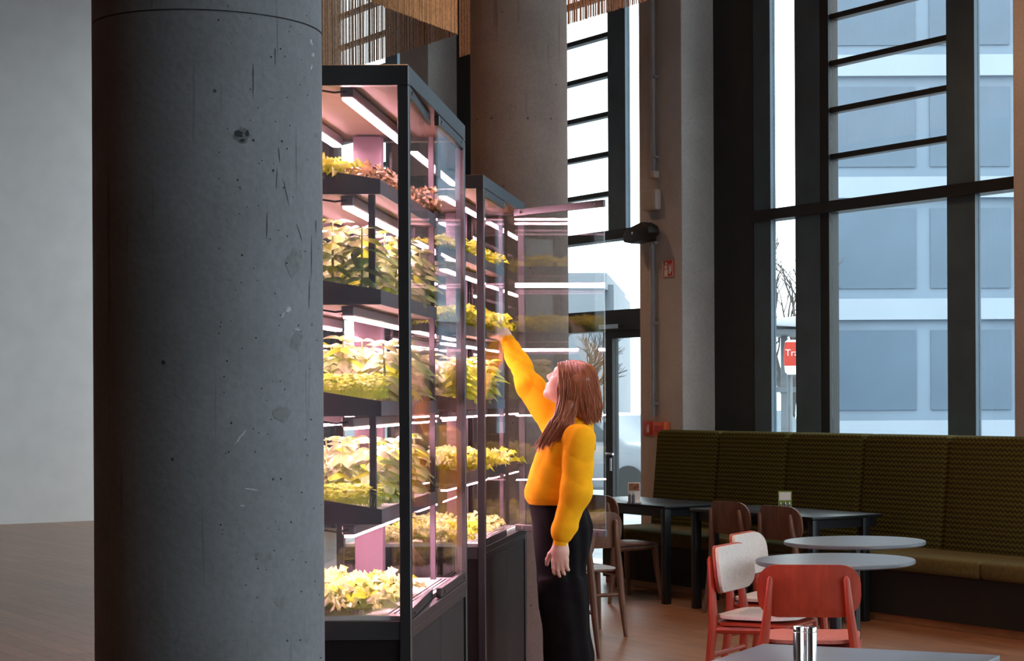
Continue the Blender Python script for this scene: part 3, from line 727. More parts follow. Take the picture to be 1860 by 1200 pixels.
chair_at_leg(-.599, 12.47, (-.42, .9), 1, 'walnut', None, 'brown walnut chair seen from behind right beside the woman', WG)
chair_at_leg(-.709, 11.44, (-.42, .9), 1, 'walnut', None, 'brown walnut chair mostly hidden behind the woman', WG)
RG = 'red stained chairs at the round tables'
chair(.245, 9.62, (.92, -.40), 'red_stain', 'pad_white', 'red chair with white pads sideways at the nearer round table', RG)
chair(.335, 10.45, (.92, -.40), 'red_stain', 'pad_white', 'red chair with white pads, the farther of the two side by side', RG)
chair(.42, 8.72, (.10, 1), 'red_stain', 'pad_pink', 'red chair with its back to the viewer by the near table', RG)

# ------------------------------------------------------------------ plant cabinets
CW, CL, CTOP = .60, 1.16, 2.44
TZ = [2.101, 1.803, 1.502, 1.21]
DECK = .966
def cabinet(loc, rz, label, open_door=None, ajar=0.0):
    t = thing('plant_cabinet', label, 'cabinet', loc, rz, 'glass plant cabinets')
    p = .03
    for x in (-CW, -p):
        for y in (0, CL - p):
            MB().box((x, y, 0), (x + p, y + p, CTOP - .055)).build('post', 'steel_black', t, bevel=.0015, seg=1)
    for (lo, hi) in (((-CW, 0, CTOP - .055), (0, p, CTOP)), ((-CW, CL - p, CTOP - .055), (0, CL, CTOP)), ((-p, p, CTOP - .05), (0, CL - p, CTOP)), ((-CW, p, CTOP - .05), (-CW + p, CL - p, CTOP))):
        MB().box(lo, hi).build('top_rail', 'steel_black', t, bevel=.0015, seg=1)
    MB().box((-CW + p, p, CTOP - .045), (-p, CL - p, CTOP - .005)).build('roof_panel', 'tray_under', t)
    # base: rails, plinth panels, doors
    for (lo, hi) in (((-CW + p, .004, .904), (-p, p, .955)), ((-CW + p, CL - p, .904), (-p, CL - .004, .955)), ((-CW, p, .904), (-CW + p, CL - p, .955))):
        MB().box(lo, hi).build('bottom_rail', 'steel_black', t, bevel=.0015, seg=1)
    for z0, z1, o_ in ((.930, .955, 0), (.904, .928, .002)):
        MB().box((-p, p, z0), (-o_, CL - p, z1)).build('bottom_rail', 'steel_black', t, bevel=.001, seg=1)
    MB().box((-CW + p, .010, 0.05), (-p, .020, .904)).build('end_panel', 'panel_black', t)
    MB().box((-CW + p, CL - .020, 0.05), (-p, CL - .010, .904)).build('end_panel', 'panel_black', t)
    MB().box((-CW + .01, p, 0.05), (-CW + .02, CL - p, .904)).build('side_panel', 'panel_black', t)
    MB().box((-.05, p, 0.0), (-.035, CL - p, .06)).build('kick_plate', 'panel_black', t)
    half = CL / 2
    for y0, y1 in ((p + .002, half - .004), (half + .004, CL - p - .022)):
        MB().box((-.022, y0, .06), (-.006, y1, .900)).build('base_door', 'panel_black', t, bevel=.0015, seg=1)
    # deck with holes row marks
    dk = MB().box((-CW + p, p, .93), (-p, CL - p, DECK)).build('deck', 'deck_white', t)
    for i in range(3): MB().box((-.075 + i * .014, p + .06, DECK), (-.071 + i * .014, CL - p - .05, DECK + .0015)).build('slot', 'print_black', dk, smooth=False)
    # glass
    MB().box((-CW + p, .010, .957), (-p, .016, CTOP - .055)).build('glass_pane', 'cabinet_glass', t, smooth=False)
    MB().box((-CW + p, CL - .016, .957), (-p, CL - .010, CTOP - .055)).build('glass_pane', 'cabinet_glass', t, smooth=False)
    MB().box((-CW + .010, p, .957), (-CW + .016, CL - p, CTOP - .055)).build('glass_pane', 'cabinet_glass', t, smooth=False)
    # doors on the right side: local door from (0,0) along +y
    def door(length):
        d = obj('glass_door', None, t)
        MB().box((-.016, 0, 2.359), (.0, length, 2.389)).build('top_bar', 'steel_black', d, bevel=.001, seg=1)
        MB().box((-.016, 0, .957), (.0, length, .985)).build('bottom_bar', 'steel_black', d, bevel=.001, seg=1)
        MB().box((-.011, .001, .985), (-.005, length - .001, 2.359)).build('pane', 'cabinet_glass', d, smooth=False)
        for yy in (.05, length - .05):
            for z in (2.374, .971): MB().tube([(.0, yy, z), (.003, yy, z)], .006, 10).build('screw', 'chrome', d)
        return d
    ln = half - p - .004
    d1 = door(ln); d1.location = (-.002, p + .002, 0); d1.rotation_euler = (0, 0, ajar)
    if open_door is None:
        d2 = door(ln); d2.location = (-.002, half + .004, 0)
    else:
        (ax, ay), (bx, by) = open_door
        R = Matrix.Rotation(-rz, 2); A = R @ (Vector((ax, ay)) - Vector(loc[:2])); Bv = R @ (Vector((bx, by)) - Vector(loc[:2]))
        d = Bv - A; d2 = door(d.length); d2.location = (A.x, A.y, 0); d2.rotation_euler = (0, 0, math.atan2(d.y, d.x) - PI / 2)
    # service spine at the far end
    MB().box((-CW / 2 - .045, CL - .12, DECK), (-CW / 2 + .045, CL - .07, CTOP - .05)).build('service_spine', 'spine', t, bevel=.003)
    # shelves
    sx0, sx1, y0, y1 = -.513, -.087, .06, CL - .06
    for z in TZ:
        sh = obj('grow_shelf', None, t, (0, 0, z))
        c = (sx0 + sx1) / 2
        MB().prism([(sx0, 0), (sx1, 0), (sx1, .040), (c, .075), (sx0, .040)], 'y', y0, y0 + .006).build('front_plate', 'tray_grey', sh)
        MB().box((sx0, y1 - .006, 0), (sx1, y1, .042)).build('rear_plate', 'tray_grey', sh)
        MB().box((sx1 - .005, y0 + .006, 0), (sx1, y1 - .006, .040)).build('side_plate', 'tray_grey', sh)
        MB().box((sx0, y0 + .006, 0), (sx0 + .005, y1 - .006, .040)).build('side_plate', 'tray_grey', sh)
        MB().box((sx0 + .005, y0 + .006, .001), (sx1 - .005, y1 - .006, .006)).build('underside', 'tray_under', sh)
        MB().box((sx0 + .005, y0 + .006, .030), (sx1 - .005, y1 - .006, .036)).build('planting_deck', 'deck_white', sh)
    zz = [DECK] + sorted(TZ)
    for (za, zb_) in ((TZ[1] + .036, TZ[0]), (TZ[3] + .036, TZ[2])):
        MB().box((-.124, .085, za), (-.107, .102, zb_)).build('shelf_post', 'tray_grey', t)
        MB().box((-.493, .085, za), (-.476, .102, zb_)).build('shelf_post', 'tray_grey', t)
    for x in (-.510, -.107):
        for yy in (CL - .10,):
            MB().box((x, yy, DECK), (x + .017, yy + .017, CTOP - .05)).build('shelf_post', 'tray_grey', t)
    # grow lights under the roof and under each shelf
    for z in [CTOP - .045] + TZ:
        for x in (-.18, -.40):
            g_ = obj('grow_light', None, t, (x, 0, z))
            MB().box((-.018, .075, -.030), (.018, CL - .09, -.003)).build('housing', 'housing', g_, bevel=.003, seg=1)
            MB().prism([(-.013, -.028), (-.012, -.037), (.012, -.037), (.013, -.028)], 'y', .082, CL - .098).build('tube', 'grow_tube', g_)
            MB().tube([(0, .075, -.015), (-.03, .06, -.020), (-.08, .055, -.012), (-.12, .06, -.004)], .003, 6).build('cable', 'cable_black', g_)
    return t
C1 = (-.820, 5.14, 0); C2 = (-.929, 7.69, 0); R2 = -math.radians(2.45)
cabinet(C1, 0, 'tall black framed glass cabinet of glowing plants nearest the viewer', ajar=.045)
cabinet(C2, R2, 'tall black framed glass plant cabinet with its door swung open by the woman', open_door=((-.905, 8.60), (-.482, 8.185)))

# ------------------------------------------------------------------ plants
def leaf_mesh(name, L_, Wd, arch, fold, m, nu=6, nv=4, ruffle=0.0, lobes=0, blunt=.5, seed=0):
    r = random.Random(seed); v = []; f = []
    ph = r.uniform(0, 6)
    for i in range(nu + 1):
        u = i / nu
        wd = Wd * (math.sin(PI * min(1, u ** (1 - blunt * .5))) ** .8) if u not in (0, 1) else Wd * (.10 if u == 0 else .03)
        if lobes: wd *= 1 + .22 * math.sin(u * lobes * 2 * PI)
        if blunt > .8: wd = Wd * (.12 + .88 * math.sin(min(1, u * 1.02) * PI * .62) ** 1.2) * (1 if u < .95 else .72)
        for j in range(nv + 1):
            q = 2 * j / nv - 1
            x = q * wd / 2; y = u * L_; z = -arch * L_ * u * u + .25 * arch * L_ * u - fold * abs(q) ** 1.5 * wd
            rf = ruffle * (abs(q) ** 2 * .8 + (u ** 4)) * math.sin(u * 17 + q * 5 + ph + j * 2.1)
            z += rf; y += rf * .6 * (1 if j % 2 else -1)
            v.append((x, y, z))
    for i in range(nu):
        for j in range(nv): a = i * (nv + 1) + j; f.append((a, a + 1, a + nv + 2, a + nv + 1))
    mb = MB(); mb.v = v; mb.f = f
    return mb.mesh(name, m, recalc=False, angle=180)
LEAF = {
 'basil': [leaf_mesh('basil_leaf', .056, .045, .85, .28, 'leaf_basil', seed=i, ruffle=.002) for i in range(2)] + [leaf_mesh('basil_leaf', .050, .037, 1.0, .32, 'leaf_basil_dark', seed=5 + i) for i in range(2)] + [leaf_mesh('basil_leaf', .046, .034, .8, .3, 'leaf_lettuce', seed=9)],
 'lettuce': [leaf_mesh('lettuce_leaf', .095, .080, .35, -.10, 'leaf_lettuce', 7, 8, ruffle=.011, blunt=.9, seed=i) for i in range(3)],
 'oakleaf': [leaf_mesh('oakleaf_leaf', .085, .062, .30, -.06, 'leaf_pale', 10, 6, ruffle=.012, lobes=3, blunt=.9, seed=i + 10) for i in range(3)] + [leaf_mesh('oakleaf_leaf', .085, .062, .30, -.06, 'leaf_lettuce', 10, 6, ruffle=.012, lobes=3, blunt=.9, seed=20)],
 'red': [leaf_mesh('frilly_leaf', .085, .030, .35, 0, 'leaf_red', 14, 4, ruffle=.010, lobes=6, blunt=.9, seed=30)],
}
STEM = {}
def stem_mesh(h):
    k = round(h, 2)
    if k not in STEM: STEM[k] = MB().tube([(0, 0, 0), (.004, .002, k * .5), (0, 0, k)], [.004, .0035, .002], 6).mesh('stem', 'stem_green')
    return STEM[k]
PLUG = MB().lathe([(.016, -.012), (.019, .012)], 10).mesh('plug', 'plug')
def leaf_places(kind, h, rnd, n):
    out = []
    if kind == 'basil':
        tiers = n // 4
        for k in range(tiers):
            z = h * (.22 + .78 * k / max(1, tiers - 1)); base = k * PI / 2 + rnd.uniform(-.4, .4); m = 4
            for j in range(m):
                a = base + j * 2 * PI / m + rnd.uniform(-.3, .3)
                pitch = .35 - .5 * rnd.random() + (.35 if k == tiers - 1 else 0)
                sc = rnd.uniform(.8, 1.2) * (1.15 if k < tiers - 1 else .85)
                out.append((Vector((math.cos(a), math.sin(a), 0)) * .008 + Vector((0, 0, z)), (pitch, 0, a - PI / 2), sc))
    else:
        for j in range(n):
            fr = j / n; a = j * 2.4 + rnd.uniform(-.25, .25)
            pitch = .25 + .95 * fr + rnd.uniform(-.1, .1); sc = (h / .095) * rnd.uniform(.85, 1.15) * (1 - .25 * fr)
            out.append((Vector((math.cos(a), math.sin(a), 0)) * .012 * (1 - fr) + Vector((0, 0, .012)), (pitch, rnd.uniform(-.2, .2), a - PI / 2), sc))
    return out
NAMES = {'basil': 'basil_plant', 'lettuce': 'lettuce_plant', 'oakleaf': 'oakleaf_lettuce', 'red': 'frilly_red_herb'}
NLEAF = {'basil': 24, 'lettuce': 11, 'oakleaf': 11, 'red': 20}
def plant(kind, pos, h, label, group, seed, split=True):
    rnd = random.Random(seed)
    t = thing(NAMES[kind], label, 'plant', pos, rnd.uniform(0, 6.28), group)
    obj('plug', PLUG, t)
    if kind == 'basil': obj('stem', stem_mesh(h), t)
    pl = leaf_places(kind, h, rnd, NLEAF[kind])
    if split:
        for p, r, s in pl: obj('leaf', rnd.choice(LEAF[kind]), t, p, r, s)
    else:
        bm = bmesh.new()
        for p, r, s in pl:
            me = rnd.choice(LEAF[kind]).copy(); me.transform(Matrix.Translation(p) @ Euler(r).to_matrix().to_4x4() @ Matrix.Scale(s, 4)); bm.from_mesh(me); bpy.data.meshes.remove(me)
        me = bpy.data.meshes.new('foliage'); bm.to_mesh(me); bm.free(); me.materials.append(rnd.choice(LEAF[kind]).materials[0])
        for q in me.polygons: q.use_smooth = True
        o = obj('foliage', me, t)
    return t
def cress_bed(pos, rz, wx, ly, h, label, seed):
    r = np.random.default_rng(seed); n = int(wx * ly * 16000); v = []; f = []
    for i in range(n):
        x, y = r.uniform(-wx / 2, wx / 2), r.uniform(-ly / 2, ly / 2); z = h * r.uniform(.45, 1.05)
        a = r.uniform(0, 6.28); s = r.uniform(.007, .013)
        c, sn = math.cos(a) * s, math.sin(a) * s; ti = r.uniform(-.5, .5) * s; b = len(v)
        v += [(x - c, y - sn, z), (x - sn * .6, y + c * .6, z + ti), (x + c, y + sn, z + s * .3), (x + sn * .6, y - c * .6, z - ti), (x, y, z * .2), (x + .001, y, z * .2)]
        f += [(b, b + 1, b + 2, b + 3), (b, b + 4, b + 5)]
    mb = MB(); mb.v = v; mb.f = f
    o = mb.build('cress_bed', 'leaf_cress', None, recalc=False, smooth=False); o.location = pos; o.rotation_euler = (0, 0, rz)
    return tag(o, label, 'cress', None, 'stuff')

def fill(loc, rz, which, split, spec):
    R = Matrix.Rotation(rz, 3, 'Z'); sd = 1000 if which == 'nearer' else 5000
    for (lev, kind, xs, ys, h, hv, word) in spec:
        z = (DECK if lev == 4 else TZ[lev] + .036); shelf = ['top', 'second', 'third', 'fourth', 'bottom'][lev] + ' level'
        for x in xs:
            for y in ys:
                sd += 1; rnd = random.Random(sd)
                q = R @ Vector((x + rnd.uniform(-.012, .012), y + rnd.uniform(-.02, .02), z)) + Vector(loc)
                cab = 'nearer cabinet' if which == 'nearer' else 'cabinet with the open door'
                plant(kind, q, h * rnd.uniform(1 - hv, 1 + hv), '%s on the %s of the %s' % (word, shelf, cab), '%s, %s of the %s' % (word, shelf, cab), sd, split)
def lin(a, b, n): return [a + (b - a) * i / (n - 1) for i in range(n)]
X3 = (-.14, -.235, -.335); X4 = X3 + (-.44,)
fill(C1, 0, 'nearer', True, [
    (0, 'lettuce', (-.245, -.335, -.43), lin(.13, 1.0, 6), .085, .2, 'yellow green curly lettuce'),
    (0, 'red', (-.135,), lin(.22, 1.0, 6), .085, .2, 'frilly reddish leaf herb'),
    (1, 'basil', X3, lin(.13, 1.02, 6), .182, .08, 'tall bushy basil'),
    (2, 'basil', X3, lin(.34, 1.02, 5), .165, .12, 'broad leaved basil'),
    (3, 'basil', X3, lin(.30, 1.02, 5), .172, .10, 'pale leaved basil'),
    (4, 'oakleaf', (-.155, -.245, -.34, -.435), lin(.10, .62, 5), .100, .15, 'pale oakleaf lettuce'),
])
cress_bed(Vector(C1) + Vector((-.30, .185, TZ[2] + .036)), 0, .40, .23, .075, 'yellow cress bed at the front of the third level in the nearer cabinet', 1)
cress_bed(Vector(C1) + Vector((-.30, .165, TZ[3] + .036)), 0, .38, .18, .065, 'yellow cress bed at the front of the fourth level in the nearer cabinet', 2)
fill(C2, R2, 'farther', False, [
    (0, 'lettuce', X3, lin(.13, 1.0, 6), .08, .2, 'small curly lettuce'),
    (1, 'lettuce', (-.12, -.22, -.33), lin(.12, 1.0, 7), .105, .2, 'leafy green lettuce'),
    (2, 'basil', X3, lin(.12, 1.0, 6), .17, .1, 'green basil'),
    (3, 'oakleaf', (-.11, -.21, -.32), lin(.12, 1.0, 6), .11, .2, 'yellow frilly herb'),
    (4, 'oakleaf', (-.15, -.25, -.35, -.44), lin(.10, 1.0, 7), .085, .2, 'pale low lettuce'),
])

# ------------------------------------------------------------------ the woman
def grid_mesh(fn, lo, hi, h):
    ax = [np.arange(lo[i], hi[i] + h, h) for i in range(3)]
    X, Y, Z = np.meshgrid(*ax, indexing='ij')
    D = fn(np.stack([X, Y, Z], -1).astype(np.float64))
    S = D < 0
    c = [S[i:S.shape[0] - 1 + i, j:S.shape[1] - 1 + j, k:S.shape[2] - 1 + k] for i in (0, 1) for j in (0, 1) for k in (0, 1)]
    cnt = sum(q.astype(np.int8) for q in c); act = (cnt > 0) & (cnt < 8)
    idx = -np.ones(act.shape, int); I = np.argwhere(act); idx[tuple(I.T)] = np.arange(len(I))
    acc = np.zeros((len(I), 3)); num = np.zeros(len(I))
    corners = [(i, j, k) for i in (0, 1) for j in (0, 1) for k in (0, 1)]
    for a in range(8):
        for b in range(a + 1, 8):
            d = np.array(corners[b]) - np.array(corners[a])
            if np.abs(d).sum() != 1: continue
            da = D[tuple((I + corners[a]).T)]; db = D[tuple((I + corners[b]).T)]
            m = (da < 0) != (db < 0); t_ = np.where(m, da / np.where(m, da - db, 1), 0)
            acc += np.where(m[:, None], np.array(corners[a]) + t_[:, None] * d, 0); num += m
    V = np.array(lo) + (I + acc / num[:, None]) * h
    faces = []
    for axn in range(3):
        o = [i for i in range(3) if i != axn]
        sl0 = [slice(None)] * 3; sl1 = [slice(None)] * 3; sl0[axn] = slice(0, -1); sl1[axn] = slice(1, None)
        A, B_ = S[tuple(sl0)], S[tuple(sl1)]
        E_ = np.argwhere(A != B_)
        E_ = E_[(E_[:, o[0]] > 0) & (E_[:, o[1]] > 0) & (E_[:, o[0]] < idx.shape[o[0]]) & (E_[:, o[1]] < idx.shape[o[1]])]
        q = []
        for (da, db) in ((-1, -1), (0, -1), (0, 0), (-1, 0)):
            P = E_.copy(); P[:, o[0]] += da; P[:, o[1]] += db; q.append(idx[tuple(P.T)])
        q = np.stack(q, 1); fl_ = A[tuple(E_.T)]
        if axn == 1: fl_ = ~fl_
        q[~fl_] = q[~fl_][:, ::-1]
        faces.append(q)
    Fc = np.concatenate(faces); Fc = Fc[(Fc >= 0).all(1)]
    return V, Fc
def rcone(p, a, b, r1, r2, sc=None):
    a = np.array(a, float); b = np.array(b, float); ba = b - a; pa = p - a
    h = np.clip((pa @ ba) / (ba @ ba), 0, 1)
    q = pa - h[..., None] * ba
    if sc is not None: q = q / np.array(sc)
    return np.linalg.norm(q, axis=-1) - (r1 + (r2 - r1) * h)
def ell(p, c, r, Rm=None):
    q = p - np.array(c, float)
    if Rm is not None: q = q @ Rm          # columns of Rm are local axes
    q = q / np.array(r); l = np.linalg.norm(q, axis=-1)
    return (l - 1) * min(r)
def smin(a, b, k):
    h = np.clip(.5 + .5 * (b - a) / k, 0, 1); return b + (a - b) * h - k * h * (1 - h)
def stack(p, rows):                        # rows of (z, cx, cy, a, b): elliptical sections
    rows = sorted(rows); z = p[..., 2]; zs = [r[0] for r in rows]
    I = [np.interp(z, zs, [r[i] for r in rows]) for i in range(1, 5)]
    q = np.sqrt(((p[..., 0] - I[0]) / I[2]) ** 2 + ((p[..., 1] - I[1]) / I[3]) ** 2)
    d = (q - 1) * np.minimum(I[2], I[3])
    return np.maximum(d, np.maximum(zs[0] - z, z - zs[-1]))
YC = 7.95
def w3(x, y, Y=YC): return np.array(W(x, y, Y))
woman = thing('person', 'woman in a yellow sweatshirt and black trousers reaching up into the plant cabinet', 'person', (w3(1030, 900)[0], YC, 0))
BASE = np.array(woman.location)
def add_sdf(name, fn, lo, hi, h, material, parent=woman, smooth_iter=1, more=None):
    V, Fc = grid_mesh(fn, lo, hi, h)
    V = V - BASE
    if more:
        for (V2, F2) in more: Fc = np.concatenate([Fc, F2 + len(V)]); V = np.concatenate([V, V2 - BASE])
    me = bpy.data.meshes.new(name); me.from_pydata(V.tolist(), [], Fc.tolist())
    bm = bmesh.new(); bm.from_mesh(me)
    for _ in range(smooth_iter): bmesh.ops.smooth_vert(bm, verts=bm.verts, factor=.5, use_axis_x=True, use_axis_y=True, use_axis_z=True)
    bmesh.ops.recalc_face_normals(bm, faces=bm.faces)
    bm.to_mesh(me); bm.free()
    for q in me.polygons: q.use_smooth = True
    me.materials.append(M[material]); return obj(name, me, parent)

# joints
SHL, ELL_, WRL = w3(1052, 800, 7.775), w3(1047, 893, 7.735), w3(1021, 968, 7.73)     # hanging left arm (near side)
SHR, ELR, WRR = w3(1014, 778, 8.09), w3(966, 705, 8.18), w3(929, 632, 8.285)          # raised right arm (far side)
CUFL = w3(1018, 988, 7.73); CUFR = w3(922, 618, 8.305)
NECK = w3(1050, 762)
def folds(p, amp):
    ph = p[..., 2] * 24 + p[..., 0] * 20 + 1.6 * np.sin(p[..., 1] * 13 + p[..., 0] * 7) + .8 * np.sin(p[..., 2] * 15)
    c1 = np.abs(np.sin(ph)) ** .45                       # narrow valleys between broad soft rolls
    c2 = np.abs(np.sin(p[..., 2] * 15 - p[..., 0] * 30 + 1.3 * np.sin(p[..., 1] * 11 + 2))) ** .5
    return -amp * (c1 - .8) - .7 * amp * (c2 - .8)
zrow = lambda y, x0, x1, b, cy=YC: (w3(0, y)[2], (w3(x0, y)[0] + w3(x1, y)[0]) / 2, cy, (w3(x1, y)[0] - w3(x0, y)[0]) / 2, b)
def sweater(p):
    torso = stack(p, [zrow(917, 960, 1062, .150), zrow(908, 954, 1068, .168), zrow(895, 953, 1071, .176), zrow(870, 960, 1072, .176), zrow(840, 969, 1076, .172), zrow(812, 980, 1080, .172), zrow(790, 992, 1080, .160), zrow(774, 1008, 1077, .125), zrow(764, 1022, 1072, .085), zrow(756, 1030, 1068, .062)])
    al = smin(rcone(p, SHL, ELL_, .068, .060), rcone(p, ELL_, WRL, .060, .046), .03)
    al = smin(al, ell(p, w3(1026, 958, 7.735), (.050, .045, .028)), .02)
    ar = smin(rcone(p, SHR, ELR, .072, .058), rcone(p, ELR, WRR, .056, .042), .03)
    d = smin(smin(torso, al, .012), ar, .03)
    fw = np.clip((p[..., 2] - 1.1) * 3, .4, 1)
    return d + folds(p, .011) * fw
zs_ = w3(0, 940)[2]
add_sdf('sweatshirt', sweater, (-1.02, 7.62, w3(0, 985)[2]), (-.42, 8.40, w3(0, 600, 8.3)[2]), .0065, 'sweat_yellow', smooth_iter=1)
# cuffs, hem, collar
def ring(name, pts, rad, m='rib_yellow', n=20, sc=None):
    mb = MB().tube([Vector(q) - Vector(BASE) for q in pts], rad, n); mb.build(name, m, woman)
ring('cuff', [w3(1022, 964, 7.73), w3(1020, 970, 7.73), w3(1019, 980, 7.73), w3(1018, 990, 7.73)], [.036, .034, .031, .030])
ring('cuff', [w3(929, 634, 8.285), w3(926, 627, 8.295), w3(921, 616, 8.31)], [.040, .035, .031])
zh = [w3(0, y)[2] for y in (905, 912, 919)]
def hem(name, rows, m):
    mb = MB(); v = []; f = []; n = 48
    for (z, cx, cy, a, b) in rows:
        for k in range(n): an = 2 * PI * k / n; v.append(Vector((cx + a * math.cos(an), cy + b * math.sin(an), z)) - Vector(BASE))
    for i in range(len(rows) - 1):
        for k in range(n): f.append((i * n + k, i * n + (k + 1) % n, (i + 1) * n + (k + 1) % n, (i + 1) * n + k))
    mb.v = v; mb.f = f; mb.build(name, m, woman)
hem('hem_band', [zrow(908, 955, 1066, .166), zrow(914, 957, 1064, .160), zrow(919, 961, 1061, .150), zrow(920, 966, 1057, .140)], 'rib_yellow')
hem('collar', [zrow(766, 1022, 1073, .080), zrow(757, 1026, 1072, .070), zrow(753, 1029, 1069, .064), zrow(758, 1033, 1066, .056)], 'rib_yellow')
MB().box((-.004, -.02, -.03), (.004, .02, .03)).build('back_print', 'print_black', woman).location = Vector(w3(1079.5, 803, YC)) - Vector(BASE) + Vector((.004, -.06, 0))
# trousers
KY = 7.95
def trousers(p):
    hips = stack(p, [zrow(1065, 977, 1064, .155), zrow(1030, 976, 1066, .165), zrow(990, 974, 1071, .172), zrow(960, 970, 1074, .170), zrow(935, 965, 1068, .158), zrow(912, 962, 1060, .138)])
    z = lambda y: w3(0, y)[2]
    L1 = stack(p, [(.02, w3(1031, 900)[0], 7.845, .125, .125), (z(1330), w3(1033, 1330)[0], 7.85, .112, .115), (z(1200), w3(1036, 1200)[0], 7.855, .096, .10), (z(1120), w3(1028, 1120)[0], 7.86, .098, .10), (z(1050), w3(1022, 1050)[0], 7.865, .100, .095)])
    L2 = stack(p, [(.02, w3(1032, 900)[0], 8.055, .125, .12), (z(1330), w3(1028, 1330)[0], 8.055, .112, .115), (z(1200), w3(1030, 1200)[0], 8.05, .102, .10), (z(1120), w3(1022, 1120)[0], 8.045, .100, .10), (z(1050), w3(1020, 1050)[0], 8.04, .100, .095)])
    d = smin(smin(hips, L1, .03), smin(hips, L2, .03), .01)
    return d + .004 * np.sin(p[..., 0] * 70 + p[..., 1] * 45 + p[..., 2] * 9) + .003 * np.sin(p[..., 0] * 30 - p[..., 2] * 24)
add_sdf('trousers', trousers, (-.86, 7.68, 0.01), (-.44, 8.22, w3(0, 905)[2]), .010, 'trousers_black', smooth_iter=2)
for yy in (7.84, 8.06):
    sx = w3(1028, 1380)[0]
    def shoe(p, yy=yy, sx=sx):
        d = smin(ell(p, (sx - .09, yy, .035), (.11, .042, .04)), ell(p, (sx + .03, yy, .045), (.09, .04, .055)), .03)
        return np.maximum(d, -p[..., 2] + .002)
    add_sdf('shoe', shoe, (sx - .22, yy - .06, 0), (sx + .14, yy + .06, .12), .008, 'shoe_white')

# body: head, neck, hands, hidden torso and limbs
TILT, YAW = math.radians(30), math.radians(8)
fwd = np.array((-math.cos(TILT) * math.cos(YAW), math.cos(TILT) * math.sin(YAW), math.sin(TILT)))
lat = np.array((math.sin(YAW), math.cos(YAW), 0.0)); lat /= np.linalg.norm(lat)
upv = np.cross(lat, fwd); upv = upv if upv[2] > 0 else -upv
HR = np.stack([fwd, lat, upv], 1); HC = w3(1041, 694, YC); HS = .93
def hl(x, y, z): return HC + HS * (HR @ np.array((x, y, z)))
def head(p):
    d = ell(p, hl(-.008, 0, .022), tuple(HS * q for q in (.084, .072, .073)), HR)
    d = smin(d, ell(p, hl(.035, 0, -.042), tuple(HS * q for q in (.060, .058, .078)), HR), .03)
    d = smin(d, ell(p, hl(.078, 0, .014), tuple(HS * q for q in (.020, .048, .014)), HR), .025)     # brow
    d = smin(d, rcone(p, hl(.086, 0, -.002), hl(.108, 0, -.033), .007, .0105), .014)                 # nose
    for s in (-1, 1):
        d = smin(d, ell(p, hl(.098, s * .011, -.037), tuple(HS * q for q in (.010, .008, .008)), HR), .008)
        d = smin(d, ell(p, hl(.062, s * .034, -.035), tuple(HS * q for q in (.026, .022, .024)), HR), .02)   # cheek
        d = -smin(-d, ell(p, hl(.097, s * .031, -.006), (.014, .013, .008), HR), .008)                 # eye socket
        d = smin(d, ell(p, hl(-.008, s * .078, -.02), tuple(HS * q for q in (.018, .008, .028)), HR), .006)  # ear
    d = smin(d, ell(p, hl(.092, 0, -.062), tuple(HS * q for q in (.010, .021, .0065)), HR), .007)
    d = smin(d, ell(p, hl(.088, 0, -.075), tuple(HS * q for q in (.011, .019, .007)), HR), .007)
    d = smin(d, ell(p, hl(.075, 0, -.102), tuple(HS * q for q in (.020, .024, .018)), HR), .02)     # chin
    d = smin(d, rcone(p, hl(-.012, 0, -.05), NECK + np.array((0, 0, -.03)), .052, .058), .03)
    return d
def hand_sdf(wr, tip_dir, palm_n, thumb_side, curl, L_=.165, splay=.10):
    t_ = np.array(tip_dir, float); t_ /= np.linalg.norm(t_); n_ = np.array(palm_n, float); n_ -= t_ * (n_ @ t_); n_ /= np.linalg.norm(n_)
    s_ = np.cross(t_, n_) * thumb_side; wr = np.array(wr)
    segs = []
    pl = L_ * .50
    Rm = np.stack([t_, s_, n_], 1)
    for i, (off, ln) in enumerate(((.0285, .86), (.0095, .97), (-.0095, .92), (-.027, .72))):
        base = wr + t_ * pl * (1 - .06 * abs(i - 1)) + s_ * off
        lens = [L_ * .5 * ln * q for q in (.46, .31, .23)]; ang = 0; a = base; rr = .0088
        ds = s_ * (off / .033) * splay
        for j, l_ in enumerate(lens):
            ang += curl[j] * (1 + .12 * i)
            dr_ = (t_ + ds) * math.cos(ang) + n_ * math.sin(ang); dr_ /= np.linalg.norm(dr_)
            b = a + dr_ * l_; segs.append((a, b, rr, rr * .90)); a = b; rr *= .92
    tb = wr + t_ * pl * .30 + s_ * .026 + n_ * .006
    a = tb
    for j, (l_, k) in enumerate(((.036, .75), (.030, .5), (.024, .3))):
        dr_ = t_ * (1 - k * .35) + s_ * k + n_ * .45; dr_ /= np.linalg.norm(dr_); b = a + dr_ * l_; segs.append((a, b, .0125 - .0015 * j, .0110 - .0012 * j)); a = b
    def f(p):
        d = ell(p, wr + t_ * pl * .52, (pl * .66, .037, .0165), Rm)
        d = smin(d, rcone(p, wr - t_ * .06, wr + t_ * pl * .3, .027, .024), .02)
        for i, (a, b, r1, r2) in enumerate(segs): d = smin(d, rcone(p, a, b, r1, r2), .004 if i % 3 else .008)
        return d
    return f
hL = hand_sdf(w3(1018, 988, 7.73), (-.03, .03, -1), (.25, 1, 0), -1, (.14, .34, .34), L_=.145, splay=.02)
hR = hand_sdf(w3(922, 618, 8.31), (-.50, .28, .80), (-.5, .55, -.65), 1, (.15, .3, .3), L_=.165)
